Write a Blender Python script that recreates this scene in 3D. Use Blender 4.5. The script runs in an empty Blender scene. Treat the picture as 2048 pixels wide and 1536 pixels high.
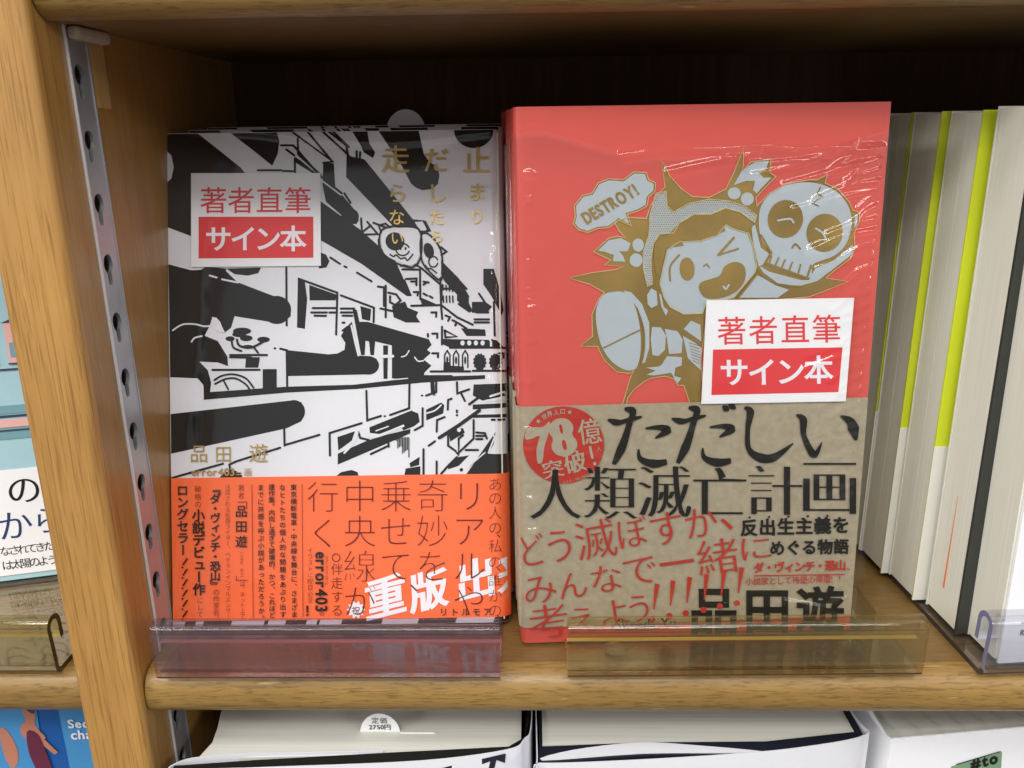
import bpy, bmesh, math, random
import numpy as np
from mathutils import Vector, Matrix, Euler
from mathutils.geometry import tessellate_polygon, delaunay_2d_cdt
random.seed(7)
R = math.radians
scene = bpy.context.scene
C = scene.collection

# ------------------------------------------------------------------ camera
cam_d = bpy.data.cameras.new('camera'); cam = bpy.data.objects.new('camera', cam_d); C.objects.link(cam)
cam_d.sensor_width = 36; cam_d.lens = 1686/2048*36; cam_d.clip_start = .01; cam_d.clip_end = 50
cam.location = (0, -.25, .1815)
cam.rotation_euler = (Matrix.Rotation(R(1.29667), 3, 'Z') @ Matrix.Rotation(R(-16.83509), 3, 'X')
                      @ Matrix.Rotation(R(.7761), 3, 'Y') @ Matrix.Rotation(R(90), 3, 'X')).to_euler()
scene.camera = cam

# ------------------------------------------------------------------ light: the shop's ceiling tubes, added side fill lamps and its pale surroundings
world = bpy.data.worlds.new('World'); scene.world = world; world.use_nodes = True
bg = world.node_tree.nodes['Background']; bg.inputs[0].default_value = (.98, .99, 1, 1); bg.inputs[1].default_value = .44
scene.view_settings.view_transform = 'Standard'; scene.view_settings.look = 'None'
scene.view_settings.exposure = 0; scene.view_settings.gamma = 1
def tube_or_fill(x, y, z, lx, ly, power, aim):
    l = bpy.data.lights.new('tube_or_fill_lamp', 'AREA'); l.shape = 'RECTANGLE'; l.size = lx; l.size_y = ly
    l.energy = power; l.color = (1, .985, .955)
    o = bpy.data.objects.new('tube_or_fill_lamp', l); C.objects.link(o); o.location = (x, y, z)
    o.rotation_euler = (Vector(aim)-Vector((x, y, z))).to_track_quat('-Z', 'Y').to_euler()
tube_or_fill(-.15, -1.00, 1.75, 2.4, .30, 21, (0, 0, .1))
tube_or_fill(-.4, -1.80, 1.85, 2.4, .30, 40, (0, 0, .1))
tube_or_fill(-3.4, -2.4, 1.60, 2.4, .30, 54, (0, 0, .1))  # added fill from far left for the overhung book tops, source unseen
tube_or_fill(3.2, -2.6, 1.60, 2.4, .30, 34, (0, 0, .1))  # added fill from far right, likewise an unseen source

# ------------------------------------------------------------------ helpers
def lin(c):
    return tuple((v/255/12.92 if v <= 10 else ((v/255+.055)/1.055)**2.4) for v in c) + (1,)
def tag(o, label=None, cat=None, group=None, kind=None):
    if label: o['label'] = label
    if cat: o['category'] = cat
    if group: o['group'] = group
    if kind: o['kind'] = kind
    return o
def empty(name, label, cat, loc=(0, 0, 0), rot=(0, 0, 0), group=None):
    o = bpy.data.objects.new(name, None); C.objects.link(o); o.location = loc; o.rotation_euler = rot
    o.empty_display_size = .01
    return tag(o, label, cat, group)
def link(name, me, mat, parent=None, label=None):
    o = bpy.data.objects.new(name, me); C.objects.link(o)
    if mat is not None and not me.materials: me.materials.append(mat)
    if parent: o.parent = parent
    if label: o['label'] = label
    return o
def mesh(name, vs, fs, mat, parent=None, smooth=False, label=None, mats=None, fm=None):
    me = bpy.data.meshes.new(name); me.from_pydata([tuple(v) for v in vs], [], fs)
    if mats:
        for m in mats: me.materials.append(m)
        me.polygons.foreach_set('material_index', fm)
    if smooth: me.polygons.foreach_set('use_smooth', [True]*len(me.polygons))
    me.update()
    return link(name, me, mat, parent, label)
def box(name, a, b, mat, parent=None, bev=0, label=None, segs=2):
    bm = bmesh.new(); bmesh.ops.create_cube(bm, size=1)
    for v in bm.verts: v.co = Vector([a[i]+(v.co[i]+.5)*(b[i]-a[i]) for i in range(3)])
    if bev: bmesh.ops.bevel(bm, geom=bm.edges[:], offset=bev, segments=segs, affect='EDGES', profile=.5)
    me = bpy.data.meshes.new(name); bm.to_mesh(me); bm.free()
    return link(name, me, mat, parent, label)
def prism(name, prof, z0, z1, mat, parent=None, axis='z', smooth=False, edge_mat=None, side_fm=None, label=None):
    """closed outline extruded; axis z: prof=(x,y); axis x: prof=(y,z)"""
    n = len(prof)
    P = (lambda p, h: (p[0], p[1], h)) if axis == 'z' else (lambda p, h: (h, p[0], p[1]))
    vs = [P(p, z0) for p in prof]+[P(p, z1) for p in prof]
    fs = [(i, (i+1) % n, n+(i+1) % n, n+i) for i in range(n)]
    tri = tessellate_polygon([[Vector((p[0], p[1], 0)) for p in prof]])
    caps = [tuple(t) for t in tri]+[tuple(n+i for i in t) for t in tri]
    me = bpy.data.meshes.new(name); me.from_pydata(vs, [], fs+caps)
    me.materials.append(mat)
    if edge_mat: me.materials.append(edge_mat)
    sm = [smooth]*len(fs)+[False]*len(caps); me.polygons.foreach_set('use_smooth', sm)
    if edge_mat: me.polygons.foreach_set('material_index', (side_fm or [0]*n)+[1]*len(caps))
    bm = bmesh.new(); bm.from_mesh(me); bmesh.ops.recalc_face_normals(bm, faces=bm.faces[:])
    if smooth:
        for e in bm.edges:
            if len(e.link_faces) == 2 and e.calc_face_angle(0) > .7: e.smooth = False
    bm.to_mesh(me); bm.free()
    return link(name, me, mat, parent, label)
def smooth_pts(pts, k=6, closed=False):
    out = []; n = len(pts)
    rng = range(n if closed else n-1)
    for i in rng:
        g = (lambda j: np.array(pts[j % n], float)) if closed else (lambda j: np.array(pts[max(0, min(n-1, j))], float))
        p0, p1, p2, p3 = g(i-1), g(i), g(i+1), g(i+2)
        for t in range(k):
            u = t/k
            out.append(tuple(.5*((2*p1)+(-p0+p2)*u+(2*p0-5*p1+4*p2-p3)*u*u+(-p0+3*p1-3*p2+p3)*u**3)))
    if not closed: out.append(tuple(pts[-1]))
    return out
def sheet(name, path, th, z0, z1, mat, parent=None, side=1, smooth=True, label=None, zs=None):
    """a thin upright sheet following a path in plan"""
    p = np.array(path, float); d = np.gradient(p, axis=0); d /= np.linalg.norm(d, axis=1)[:, None]+1e-12
    nrm = np.stack([-d[:, 1], d[:, 0]], 1)*th*side
    q = p+nrm
    return prism(name, [tuple(a) for a in p]+[tuple(a) for a in q[::-1]], z0, z1, mat, parent, smooth=smooth, label=label)

# ------------------------------------------------------------------ materials
def new_mat(name):
    m = bpy.data.materials.new(name); m.use_nodes = True
    return m, m.node_tree, m.node_tree.nodes['Principled BSDF']
def N(nt, t, **kw):
    n = nt.nodes.new(t)
    for k, v in kw.items(): setattr(n, k, v)
    return n
def coords(nt, scale, out='Object'):
    tc = N(nt, 'ShaderNodeTexCoord'); mp = N(nt, 'ShaderNodeMapping'); mp.inputs['Scale'].default_value = scale
    nt.links.new(tc.outputs[out], mp.inputs[0]); return mp.outputs[0]
def noise(nt, vec, scale=1, detail=4, rough=.5, dist=0):
    n = N(nt, 'ShaderNodeTexNoise'); n.inputs['Scale'].default_value = scale
    n.inputs['Detail'].default_value = detail; n.inputs['Roughness'].default_value = rough
    n.inputs['Distortion'].default_value = dist; nt.links.new(vec, n.inputs['Vector']); return n.outputs['Fac']
def ramp(nt, fac, stops):
    r = N(nt, 'ShaderNodeValToRGB'); cr = r.color_ramp
    while len(cr.elements) < len(stops): cr.elements.new(.5)
    for e, (p, c) in zip(cr.elements, stops): e.position = p; e.color = c
    nt.links.new(fac, r.inputs[0]); return r.outputs[0]
def mixc(nt, fac, a, b, mode='MIX'):
    m = N(nt, 'ShaderNodeMix', data_type='RGBA', blend_type=mode)
    if isinstance(fac, (int, float)): m.inputs[0].default_value = fac
    else: nt.links.new(fac, m.inputs[0])
    for i, v in ((6, a), (7, b)):
        if isinstance(v, tuple): m.inputs[i].default_value = v
        else: nt.links.new(v, m.inputs[i])
    return m.outputs[2]
def bump(nt, b, h, strength, dist):
    bp = N(nt, 'ShaderNodeBump'); bp.inputs['Strength'].default_value = strength; bp.inputs['Distance'].default_value = dist
    nt.links.new(h, bp.inputs['Height']); nt.links.new(bp.outputs[0], b.inputs['Normal'])
def plain(name, col, rough=.5, spec=.5, grain=.0, metal=0, coat=0, nscale=300, bumpd=0):
    m, nt, b = new_mat(name)
    c = lin(col)
    n = noise(nt, coords(nt, (nscale,)*3), 1, 5)
    lo = tuple(v*(1-grain) for v in c[:3])+(1,); hi = tuple(min(1, v*(1+grain)) for v in c[:3])+(1,)
    nt.links.new(ramp(nt, n, [(.3, lo), (.7, hi)]), b.inputs['Base Color'])
    b.inputs['Roughness'].default_value = rough; b.inputs['Specular IOR Level'].default_value = spec
    b.inputs['Metallic'].default_value = metal; b.inputs['Coat Weight'].default_value = coat; b.inputs['Coat Roughness'].default_value = .12
    if bumpd: bump(nt, b, n, .6, bumpd)
    return m
def wood(name, light, mid, dark, along, pores=.5, rough=.42, seed=0, ln=55, fleck=.35, px=1150):
    """oak: broad soft figure, fine fibres and darker open pores running along one axis"""
    m, nt, b = new_mat(name)
    def sc(a, l):
        v = [a, a, a]; v['xyz'.index(along)] = l; return tuple(v)
    f = noise(nt, coords(nt, sc(160, 6)), 1, 4, .5, .8)
    fine = noise(nt, coords(nt, sc(1500, 40)), 1, 4, .65)
    po = noise(nt, coords(nt, sc(px, ln)), 1, 4, .62, .5)
    patch = noise(nt, coords(nt, (9, 9, 9)), 1, 3)
    base = ramp(nt, f, [(.25, lin(mid)), (.62, lin(light))])
    base = mixc(nt, ramp(nt, fine, [(.35, (.55,)*3+(1,)), (.65, (0, 0, 0, 1))]), base, lin(mid))
    pf = ramp(nt, po, [(.50, (0, 0, 0, 1)), (.66, (pores,)*3+(1,))])
    base = mixc(nt, pf, base, lin(dark))
    base = mixc(nt, ramp(nt, patch, [(.35, (.30,)*3+(1,)), (.65, (0, 0, 0, 1))]), base, lin(dark), 'MULTIPLY')
    fl = noise(nt, coords(nt, sc(520, 60)), 1, 2, .5)
    base = mixc(nt, ramp(nt, fl, [(.70, (0, 0, 0, 1)), (.76, (fleck,)*3+(1,))]), base, lin((235, 205, 150)))
    nt.links.new(base, b.inputs['Base Color'])
    rr_ = N(nt, 'ShaderNodeMapRange'); rr_.inputs[3].default_value = rough+.18; rr_.inputs[4].default_value = rough-.08; nt.links.new(patch, rr_.inputs[0]); nt.links.new(rr_.outputs[0], b.inputs['Roughness'])
    b.inputs['Coat Weight'].default_value = .25; b.inputs['Coat Roughness'].default_value = .25
    bump(nt, b, po, .35, .0003)
    return m
M = {}
M['post'] = wood('post_oak', (198, 152, 84), (178, 131, 66), (134, 92, 38), 'z', .72, ln=34, px=1350)
M['panel'] = wood('panel_oak', (172, 130, 68), (156, 114, 56), (122, 86, 40), 'z', .5, .32)
M['shelf'] = wood('shelf_oak', (138, 108, 58), (124, 94, 48), (96, 70, 32), 'x', .6, ln=110)
M['nosing'] = wood('nosing_oak', (166, 132, 72), (148, 114, 58), (110, 80, 36), 'x', .8, ln=130)
M['filler'] = wood('filler_beech', (196, 160, 104), (182, 144, 88), (150, 112, 62), 'z', .4)
M['back'] = wood('back_board', (92, 66, 44), (74, 52, 34), (46, 32, 20), 'z', .2, .75, fleck=0)
M['back'].node_tree.nodes['Principled BSDF'].inputs['Coat Weight'].default_value = 0; M['back'].node_tree.nodes['Principled BSDF'].inputs['Specular IOR Level'].default_value = .15
M['metal'] = plain('rail_steel', (190, 190, 194), .42, grain=.06, metal=.75, nscale=90)
M['metal_rim'] = plain('rail_rim', (225, 226, 230), .4, grain=.02, metal=.4)
M['bracket'] = plain('bracket_plastic', (170, 156, 136), .5, grain=.03)
M['slot_shade'] = plain('slot_shade_dark', (40, 34, 30), .8, grain=.1)
M['paper'] = plain('paper_white', (243, 243, 246), .5, grain=.01)
M['gloss_white'] = plain('jacket_white', (232, 232, 238), .22, grain=.01, coat=.5)
M['ink'] = plain('ink_black', (28, 29, 28), .22, spec=.3, grain=.05, coat=.08)
M['ink_flat'] = plain('ink_flat_black', (34, 33, 30), .6, spec=.15, grain=.1)
M['orange'] = plain('band_orange', (255, 112, 56), .5, grain=.02)
M['ink_brown'] = plain('ink_on_orange', (96, 24, 12), .6, spec=.2)
M['white_ink'] = plain('white_ink', (240, 238, 245), .5)
M['gold'] = plain('gold_foil', (206, 172, 98), .32, metal=.6, grain=.12, nscale=160)
M['gold_dull'] = plain('gold_foil_burst', (186, 154, 82), .27, metal=.75, grain=.28, nscale=38)
M['gold_bright'] = plain('gold_foil_rim', (226, 204, 138), .3, metal=.4, grain=.15, nscale=300)
M['foil_grey'] = plain('pale_grey_foil', (186, 196, 202), .36, metal=.15, grain=.02)
M['red'] = plain('cover_red', (214, 84, 74), .42, grain=.02, nscale=120)
M['kraft'] = plain('kraft_band', (168, 156, 132), .8, grain=.10, nscale=420)
M['kraft_ink'] = plain('kraft_print_gap', (170, 158, 136), .8, grain=.06, nscale=420)
M['ink_red'] = plain('ink_red', (184, 56, 44), .65, spec=.2, grain=.08)
M['slip_red'] = plain('slip_red', (226, 62, 66), .6, spec=.3)
M['cream'] = plain('page_cream', (226, 224, 214), .85, grain=.02)
M['green'] = plain('jacket_lime', (208, 218, 44), .5, grain=.02)
M['green_label'] = plain('label_green', (122, 156, 124), .6)
M['charcoal'] = plain('cover_charcoal', (52, 54, 50), .5, grain=.08)
M['navy'] = plain('board_navy', (24, 26, 42), .55, grain=.1)
M['orange_mark'] = plain('ribbon_orange', (236, 130, 70), .7)
M['sky'] = plain('print_pale_blue', (168, 204, 214), .4, grain=.02)
M['teal'] = plain('print_teal', (118, 162, 172), .4)
M['pink'] = plain('print_pink', (232, 178, 172), .4)
M['slate'] = plain('print_slate', (52, 66, 88), .4)
M['blue'] = plain('print_blue', (26, 92, 168), .35, grain=.05, nscale=20)
M['blue2'] = plain('print_light_blue', (74, 148, 206), .35, grain=.05, nscale=20)
M['deep_blue'] = plain('ink_deep_blue', (34, 58, 112), .5)
M['skin'] = plain('print_skin', (196, 128, 104), .4)
M['maroon'] = plain('print_maroon', (104, 42, 66), .4)

M['edge_pale'] = plain('acrylic_edge_pale', (120, 124, 160), .2, grain=.1, coat=.5)
def page_mat(name, axis, col=(236, 233, 219)):
    """page edges: hair-thin sheet lines across one axis"""
    m, nt, b = new_mat(name)
    v = [14, 14, 14]; v['xyz'.index(axis)] = 2600
    n = noise(nt, coords(nt, tuple(v)), 1, 3, .7)
    c = lin(col); lo = tuple(x*.88 for x in c[:3])+(1,)
    nt.links.new(ramp(nt, n, [(.34, lo), (.62, c)]), b.inputs['Base Color'])
    b.inputs['Roughness'].default_value = .85
    bump(nt, b, n, .4, .0002); return m
M['pages_y'] = page_mat('page_edges', 'y')
def film_mat(name, strength=1.0, tint=(1, 1, 1, 1), rough=.07, haze=.0, bs=.5):
    m = bpy.data.materials.new(name); m.use_nodes = True; nt = m.node_tree; nt.nodes.clear()
    out = N(nt, 'ShaderNodeOutputMaterial'); mx = N(nt, 'ShaderNodeMixShader'); tr = N(nt, 'ShaderNodeBsdfTransparent')
    gl = N(nt, 'ShaderNodeBsdfGlossy'); fr = N(nt, 'ShaderNodeFresnel'); mu = N(nt, 'ShaderNodeMath', operation='MULTIPLY_ADD')
    fr.inputs['IOR'].default_value = 1.5; mu.inputs[1].default_value = strength; mu.inputs[2].default_value = .0; mn = N(nt, 'ShaderNodeMath', operation='MINIMUM'); mn.inputs[1].default_value = .30
    tr.inputs[0].default_value = tint; gl.inputs['Roughness'].default_value = rough
    n = noise(nt, coords(nt, (60, 60, 60)), 1, 4, .55); bp = N(nt, 'ShaderNodeBump')
    bp.inputs['Strength'].default_value = bs; bp.inputs['Distance'].default_value = .0006
    nt.links.new(n, bp.inputs['Height']); nt.links.new(bp.outputs[0], gl.inputs['Normal'])
    nt.links.new(fr.outputs[0], mu.inputs[0]); nt.links.new(mu.outputs[0], mn.inputs[0]); nt.links.new(mn.outputs[0], mx.inputs[0])
    nt.links.new(tr.outputs[0], mx.inputs[1]); nt.links.new(gl.outputs[0], mx.inputs[2])
    if haze:
        m2 = N(nt, 'ShaderNodeMixShader'); df = N(nt, 'ShaderNodeBsdfDiffuse'); df.inputs[0].default_value = tint
        m2.inputs[0].default_value = haze; nt.links.new(mx.outputs[0], m2.inputs[1]); nt.links.new(df.outputs[0], m2.inputs[2])
        nt.links.new(m2.outputs[0], out.inputs[0])
    else: nt.links.new(mx.outputs[0], out.inputs[0])
    return m
M['film'] = film_mat('shrink_film', 1.5, rough=.09, bs=.2)
M['tray_mauve'] = film_mat('acrylic_mauve', .55, (.885, .82, .85, 1), .09, .012, .08)
M['tray_amber'] = film_mat('acrylic_amber', 1.1, (.95, .905, .73, 1), .04, .003, .06)
M['tray_clear'] = film_mat('acrylic_clear', .9, (.965, .968, .99, 1), .04, .01, .1)
M['bend_shade_mauve'] = plain('acrylic_bend_shade_mauve', (70, 60, 78), .2, grain=.1, coat=.5)
M['edge_and_shade_amber'] = plain('acrylic_edge_and_shade_amber', (58, 46, 20), .2, grain=.1, coat=.5)
M['edge_and_shade_clear'] = plain('acrylic_edge_and_shade_clear', (46, 44, 52), .2, grain=.1, coat=.5)

def fill(loops):
    """triangulate outlines with holes by the non-zero rule; returns points and triangles"""
    vs = []; es = []
    for l in loops:
        o = len(vs); n = len(l); vs += [Vector((float(p[0]), float(p[1]))) for p in l]; es += [(o+i, o+(i+1) % n) for i in range(n)]
    v, e, f, _, _, _ = delaunay_2d_cdt(vs, es, [], 0, 1e-7)
    V = np.array([(p[0], p[1]) for p in v]); T = np.array([t for t in f if len(t) == 3])
    if len(T) == 0: return V, []
    c = V[T].mean(1); wn = np.zeros(len(c))
    for l in loops:
        p = np.array([(q[0], q[1]) for q in l], float); q = np.roll(p, -1, 0)
        for a, b in zip(p, q):
            left = (b[0]-a[0])*(c[:, 1]-a[1])-(c[:, 0]-a[0])*(b[1]-a[1])
            wn += ((a[1] <= c[:, 1]) & (b[1] > c[:, 1]) & (left > 0)).astype(int)-((a[1] > c[:, 1]) & (b[1] <= c[:, 1]) & (left < 0)).astype(int)
    ar = np.abs(np.cross(V[T[:, 1]]-V[T[:, 0]], V[T[:, 2]]-V[T[:, 0]]))
    return V, [tuple(int(i) for i in t) for t in T[(wn != 0) & (ar > 1e-12)]]

# ------------------------------------------------------------------ glyphs: Blender's own built-in font
_g = {}; _raw = {}
_tc = bpy.data.curves.new('glyph_source', 'FONT'); _to = bpy.data.objects.new('glyph_source', _tc)
def raw(ch):
    if ch in _raw: return _raw[ch]
    C.objects.link(_to); _tc.body = ch; bpy.context.view_layer.update()
    dg = bpy.context.evaluated_depsgraph_get(); oe = _to.evaluated_get(dg); cv = oe.to_curve(dg)
    cons = []
    for s in cv.splines:
        bp = s.bezier_points; n = len(bp); pts = []
        if n < 2: continue
        for i in range(n):
            a, b = bp[i], bp[(i+1) % n]
            p0, p1, p2, p3 = [np.array(v[:2]) for v in (a.co, a.handle_right, b.handle_left, b.co)]
            ch_ = p3-p0; L = np.hypot(*ch_)
            if L < 1e-6: continue
            dev = max(abs(ch_[0]*(p1-p0)[1]-ch_[1]*(p1-p0)[0]), abs(ch_[0]*(p2-p0)[1]-ch_[1]*(p2-p0)[0]))/L
            k = 1 if dev < .003 else (3 if L < .25 else 6)
            for t in range(k):
                u = t/k; pts.append((1-u)**3*p0+3*(1-u)**2*u*p1+3*(1-u)*u*u*p2+u**3*p3)
        if len(pts) > 2: cons.append(np.array(pts))
    oe.to_curve_clear(); C.objects.unlink(_to)
    _raw[ch] = cons; return cons
def glyph(ch, ax=0., ay=0.):
    """triangulated glyph in em units; ax / ay thicken (or thin) its upright / level strokes"""
    key = (ch, ax, ay)
    if key in _g: return _g[key]
    cons = raw(ch); tot = 0; res = []
    for p in cons:
        q = np.roll(p, -1, 0); tot += .5*np.sum(p[:, 0]*q[:, 1]-q[:, 0]*p[:, 1])
    sg = 1 if tot > 0 else -1
    for p in cons:
        d0 = p-np.roll(p, 1, 0); d1 = np.roll(p, -1, 0)-p
        n0 = np.stack([d0[:, 1], -d0[:, 0]], 1); n1 = np.stack([d1[:, 1], -d1[:, 0]], 1)
        n0 /= np.linalg.norm(n0, axis=1)[:, None]+1e-9; n1 /= np.linalg.norm(n1, axis=1)[:, None]+1e-9
        n = (n0+n1); k = 1+np.sum(n0*n1, 1); n /= np.maximum(k, .35)[:, None]
        res.append(p+sg*n*np.array([ax, ay]))
    _g[key] = fill(res) if res else (np.zeros((0, 2)), []); return _g[key]
ROT = set('ー「」『』（）…〜'); SHIFT = set('、。'); SMALL = set('ょゃゅっァィゥェォッャュョ')
class Ink:
    """collects flat print in the picture plane of one printed face"""
    def __init__(s): s.v = []; s.f = []; s.k = []; s.n = 0
    def add(s, vs, fs):
        o = len(s.v); s.v += [tuple(v) for v in vs]; s.f += [tuple(i+o for i in t) for t in fs]; s.k += [s.n]*len(vs); s.n += 1
        return s
    def poly(s, pts, k=0):
        pts = smooth_pts(pts, k, True) if k else pts
        return s.add(pts, tessellate_polygon([[Vector((p[0], p[1], 0)) for p in pts]]))
    def ell(s, cx, cy, rx, ry, rot=0, a0=0, a1=360, n=36):
        c, si = math.cos(R(rot)), math.sin(R(rot)); P = []
        for i in range(n+(a1-a0 < 360)):
            a = R(a0+(a1-a0)*i/n); x, y = rx*math.cos(a), ry*math.sin(a); P.append((cx+x*c-y*si, cy+x*si+y*c))
        return s.poly(P)
    def line(s, pts, w, k=0, close=False):
        p = np.array(smooth_pts(pts, k, close) if k else pts, float)
        if close: p = np.vstack([p, p[:1]])
        if len(p) < 2: return s
        d = np.diff(p, axis=0); d /= np.linalg.norm(d, axis=1)[:, None]+1e-9
        nn = np.stack([-d[:, 1], d[:, 0]], 1); m = np.zeros_like(p)
        m[0] = nn[0]; m[-1] = nn[-1]
        if close: a = nn[0]+nn[-1]; a = a/max(1+nn[0]@nn[-1], .4); m[0] = m[-1] = a
        for i in range(1, len(p)-1):
            m[i] = (nn[i-1]+nn[i])/max(1+nn[i-1]@nn[i], .4)
        L = p+m*w/2; Rr = p-m*w/2; n = len(p)
        vs = [tuple(v) for v in L]+[tuple(v) for v in Rr]; fs = [(i, i+1, n+i+1, n+i) for i in range(n-1)]
        if not close:
            for e, dd, a, b in ((0, -d[0], 0, n), (n-1, d[-1], n-1, 2*n-1)):
                c = p[e]; o = len(vs); q = np.array(vs[b])-c
                arc = []
                for j in range(1, 5):
                    th = math.pi*j/5; arc.append(tuple(c+q*math.cos(th)+dd*(w/2)*math.sin(th)))
                vs += arc; fs.append(tuple([b]+list(range(o, o+4))+[a]))
        return s.add(vs, fs)
    def ch(s, c, cx, cy, size, ax=0, ay=0, rot=0, sx=1, sh=0, sy=1):
        """one glyph, em box centred at (cx, cy)"""
        v, f = glyph(c, ax, ay)
        if len(v) == 0: return s
        x = (v[:, 0]-.5)*size*sx; y = -(v[:, 1]-.38)*size*sy
        x = x-sh*y; a = R(rot)
        return s.add(np.stack([cx+x*math.cos(a)-y*math.sin(a), cy+x*math.sin(a)+y*math.cos(a)], 1), f)
    def fit(s, c, box_, ax=0, ay=0, rot=0):
        """one glyph fitted to a measured box x0,y0,x1,y1"""
        v, f = glyph(c, ax, ay); x0, y0, x1, y1 = box_
        a, b = v.min(0), v.max(0); cx, cy = (x0+x1)/2, (y0+y1)/2
        x = ((v[:, 0]-a[0])/(b[0]-a[0])-.5)*(x1-x0); y = (.5-(v[:, 1]-a[1])/(b[1]-a[1]))*(y1-y0); t = R(rot)
        return s.add(np.stack([cx+x*math.cos(t)-y*math.sin(t), cy+x*math.sin(t)+y*math.cos(t)], 1), f)
    def col(s, text, cx, y0, y1, size, ax=0, ay=0, dx=0):
        """a vertical column of text from y0 to y1"""
        n = len(text); st = (y1-y0)/n
        for i, c in enumerate(text):
            if c == ' ': continue
            y = y0+st*(i+.5); x = cx+dx*i/n; r = 0; sz = min(size, st*1.12) if size else st
            if c in ROT: r = 90
            if c in SHIFT: x += sz*.58; y -= sz*.55
            if c in SMALL: x += sz*.07; y -= sz*.05
            s.ch(c, x, y, sz, ax, ay, r, sx=(-1 if c == 'ー' else 1) if False else 1)
        return s
    def row(s, text, x0, y0, x1, y1, size, ax=0, ay=0, rot=0, sh=0):
        n = len(text)
        for i, c in enumerate(text):
            if c != ' ': s.ch(c, x0+(x1-x0)*(i+.5)/n, y0+(y1-y0)*(i+.5)/n, size, ax, ay, rot, sh=sh)
        return s
    def latin(s, text, x0, y0, width, rot=0, h=1, ax=0, ay=0):
        """proportional text from a baseline start, scaled to width"""
        P = []; F = []; x = 0
        for c in text:
            if c == ' ': x += .28; continue
            v, f = glyph(c, ax, ay); o = sum(len(p) for p in P)
            lo = v[:, 0].min(); P.append(v-[lo, 0]+[x, 0]); F += [tuple(i+o for i in t) for t in f]; x += v[:, 0].max()-lo+.075
        v = np.concatenate(P); k = width/(x-.075); a = R(rot); X = v[:, 0]*k; Y = -v[:, 1]*k*h
        return s.add(np.stack([x0+X*math.cos(a)-Y*math.sin(a), y0+X*math.sin(a)+Y*math.cos(a)], 1), F)
    def tr(s, fn):
        s.v = [fn(*p) for p in s.v]; return s

class Face:
    """a book face W x H seen in the survey photo as a quad (tl, tr, br, bl); print drawn in survey pixels lands in mm on it"""
    def __init__(s, quad, W, H, rnd=None, rr=.004):
        s.W, s.H, s.rnd, s.rr = W, H, rnd, rr
        A = []
        for (x, y), (u, v) in zip(quad, [(0, H), (W, H), (W, 0), (0, 0)]):
            A += [[x, y, 1, 0, 0, 0, -u*x, -u*y, -u], [0, 0, 0, x, y, 1, -v*x, -v*y, -v]]
        s.h = np.linalg.svd(np.array(A))[2][-1].reshape(3, 3)
    def st(s, x, y):
        q = s.h @ np.array([x, y, 1]); return q[0]/q[2], q[1]/q[2]
    def drop(s, a):
        """how far the rounded back edge falls away at distance a across"""
        if s.rnd == 'R': d = a-(s.W-s.rr)
        elif s.rnd == 'L': d = s.rr-a
        else: return 0
        return 0 if d <= 0 else s.rr-math.sqrt(max(0, s.rr**2-min(d, s.rr)**2))
    def put(s, name, ink, mat, parent, lift, step=1.5e-6, clip=None, label=None):
        bm = bmesh.new(); vs = []
        for (x, y), k in zip(ink.v, ink.k):
            a, t = s.st(x, y); vs.append(bm.verts.new((a, -(k*step), t)))
        bm.verts.ensure_lookup_table()
        for f in ink.f:
            if len(set(f)) == len(f):
                try: bm.faces.new([vs[i] for i in f])
                except ValueError: pass
        m = .0002
        for co, no in (((m, 0, 0), (-1, 0, 0)), ((s.W-m, 0, 0), (1, 0, 0)), ((0, 0, clip[1] if clip else s.H-m), (0, 0, 1)), ((0, 0, clip[0] if clip else m), (0, 0, -1))):
            bmesh.ops.bisect_plane(bm, geom=bm.verts[:]+bm.edges[:]+bm.faces[:], plane_co=co, plane_no=no, clear_outer=True)
        if s.rnd:
            for i in range(1, 8):
                d = s.rr*math.sin(math.pi/2*i/8) if i else 0
                xx = s.W-s.rr+d if s.rnd == 'R' else s.rr-d
                bmesh.ops.bisect_plane(bm, geom=bm.verts[:]+bm.edges[:]+bm.faces[:], plane_co=(xx, 0, 0), plane_no=(1, 0, 0))
        for v in bm.verts: v.co.y += s.drop(v.co.x)-lift
        bm.normal_update()
        for f in bm.faces:
            if f.normal.y > 0: f.normal_flip()
        me = bpy.data.meshes.new(name); bm.to_mesh(me); bm.free()
        return link(name, me, mat, parent, label)
def quad_strip(pts_top, pts_bot):
    pass

fl_m = plain('floor_vinyl', (112, 108, 102), .4, grain=.06, nscale=6)
tag(box('floor', (-4, -5, -1.02), (4, .3, -1.0), fl_m), kind='structure')

# ================================================================== THE BOOKCASE
XS = -.137; XP = -.158; ZU = .2126; TH = .018; ZL = -.2306; YB = .162
case = empty('bookcase', 'oak bookcase with rounded shelf fronts and a slotted steel rail let into its upright', 'bookcase', (XS, 0, 0))
case.location = (0, 0, 0)
def rounded(pts, r, segs=4):
    out = []; n = len(pts)
    for i, p in enumerate(pts):
        rad = r[i] if isinstance(r, (list, tuple)) else r
        p = np.array(p, float); a = np.array(pts[i-1], float)-p; b = np.array(pts[(i+1) % n], float)-p
        if rad == 0: out.append(tuple(p)); continue
        a /= np.linalg.norm(a); b /= np.linalg.norm(b); cs = a@b
        ang = math.acos(max(-1, min(1, cs))); t = rad/math.tan(ang/2); c = p+(a+b)/np.linalg.norm(a+b)*rad/math.sin(ang/2)
        s0 = p+a*t-c; s1 = p+b*t-c; th = math.acos(max(-1, min(1, (s0@s1)/rad**2)))
        for k in range(segs+1):
            u = k/segs; out.append(tuple(c+(s0*math.sin((1-u)*th)+s1*math.sin(u*th))/math.sin(th)))
    return out
G0, G1, GD = .0150, .0278, .007
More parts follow.
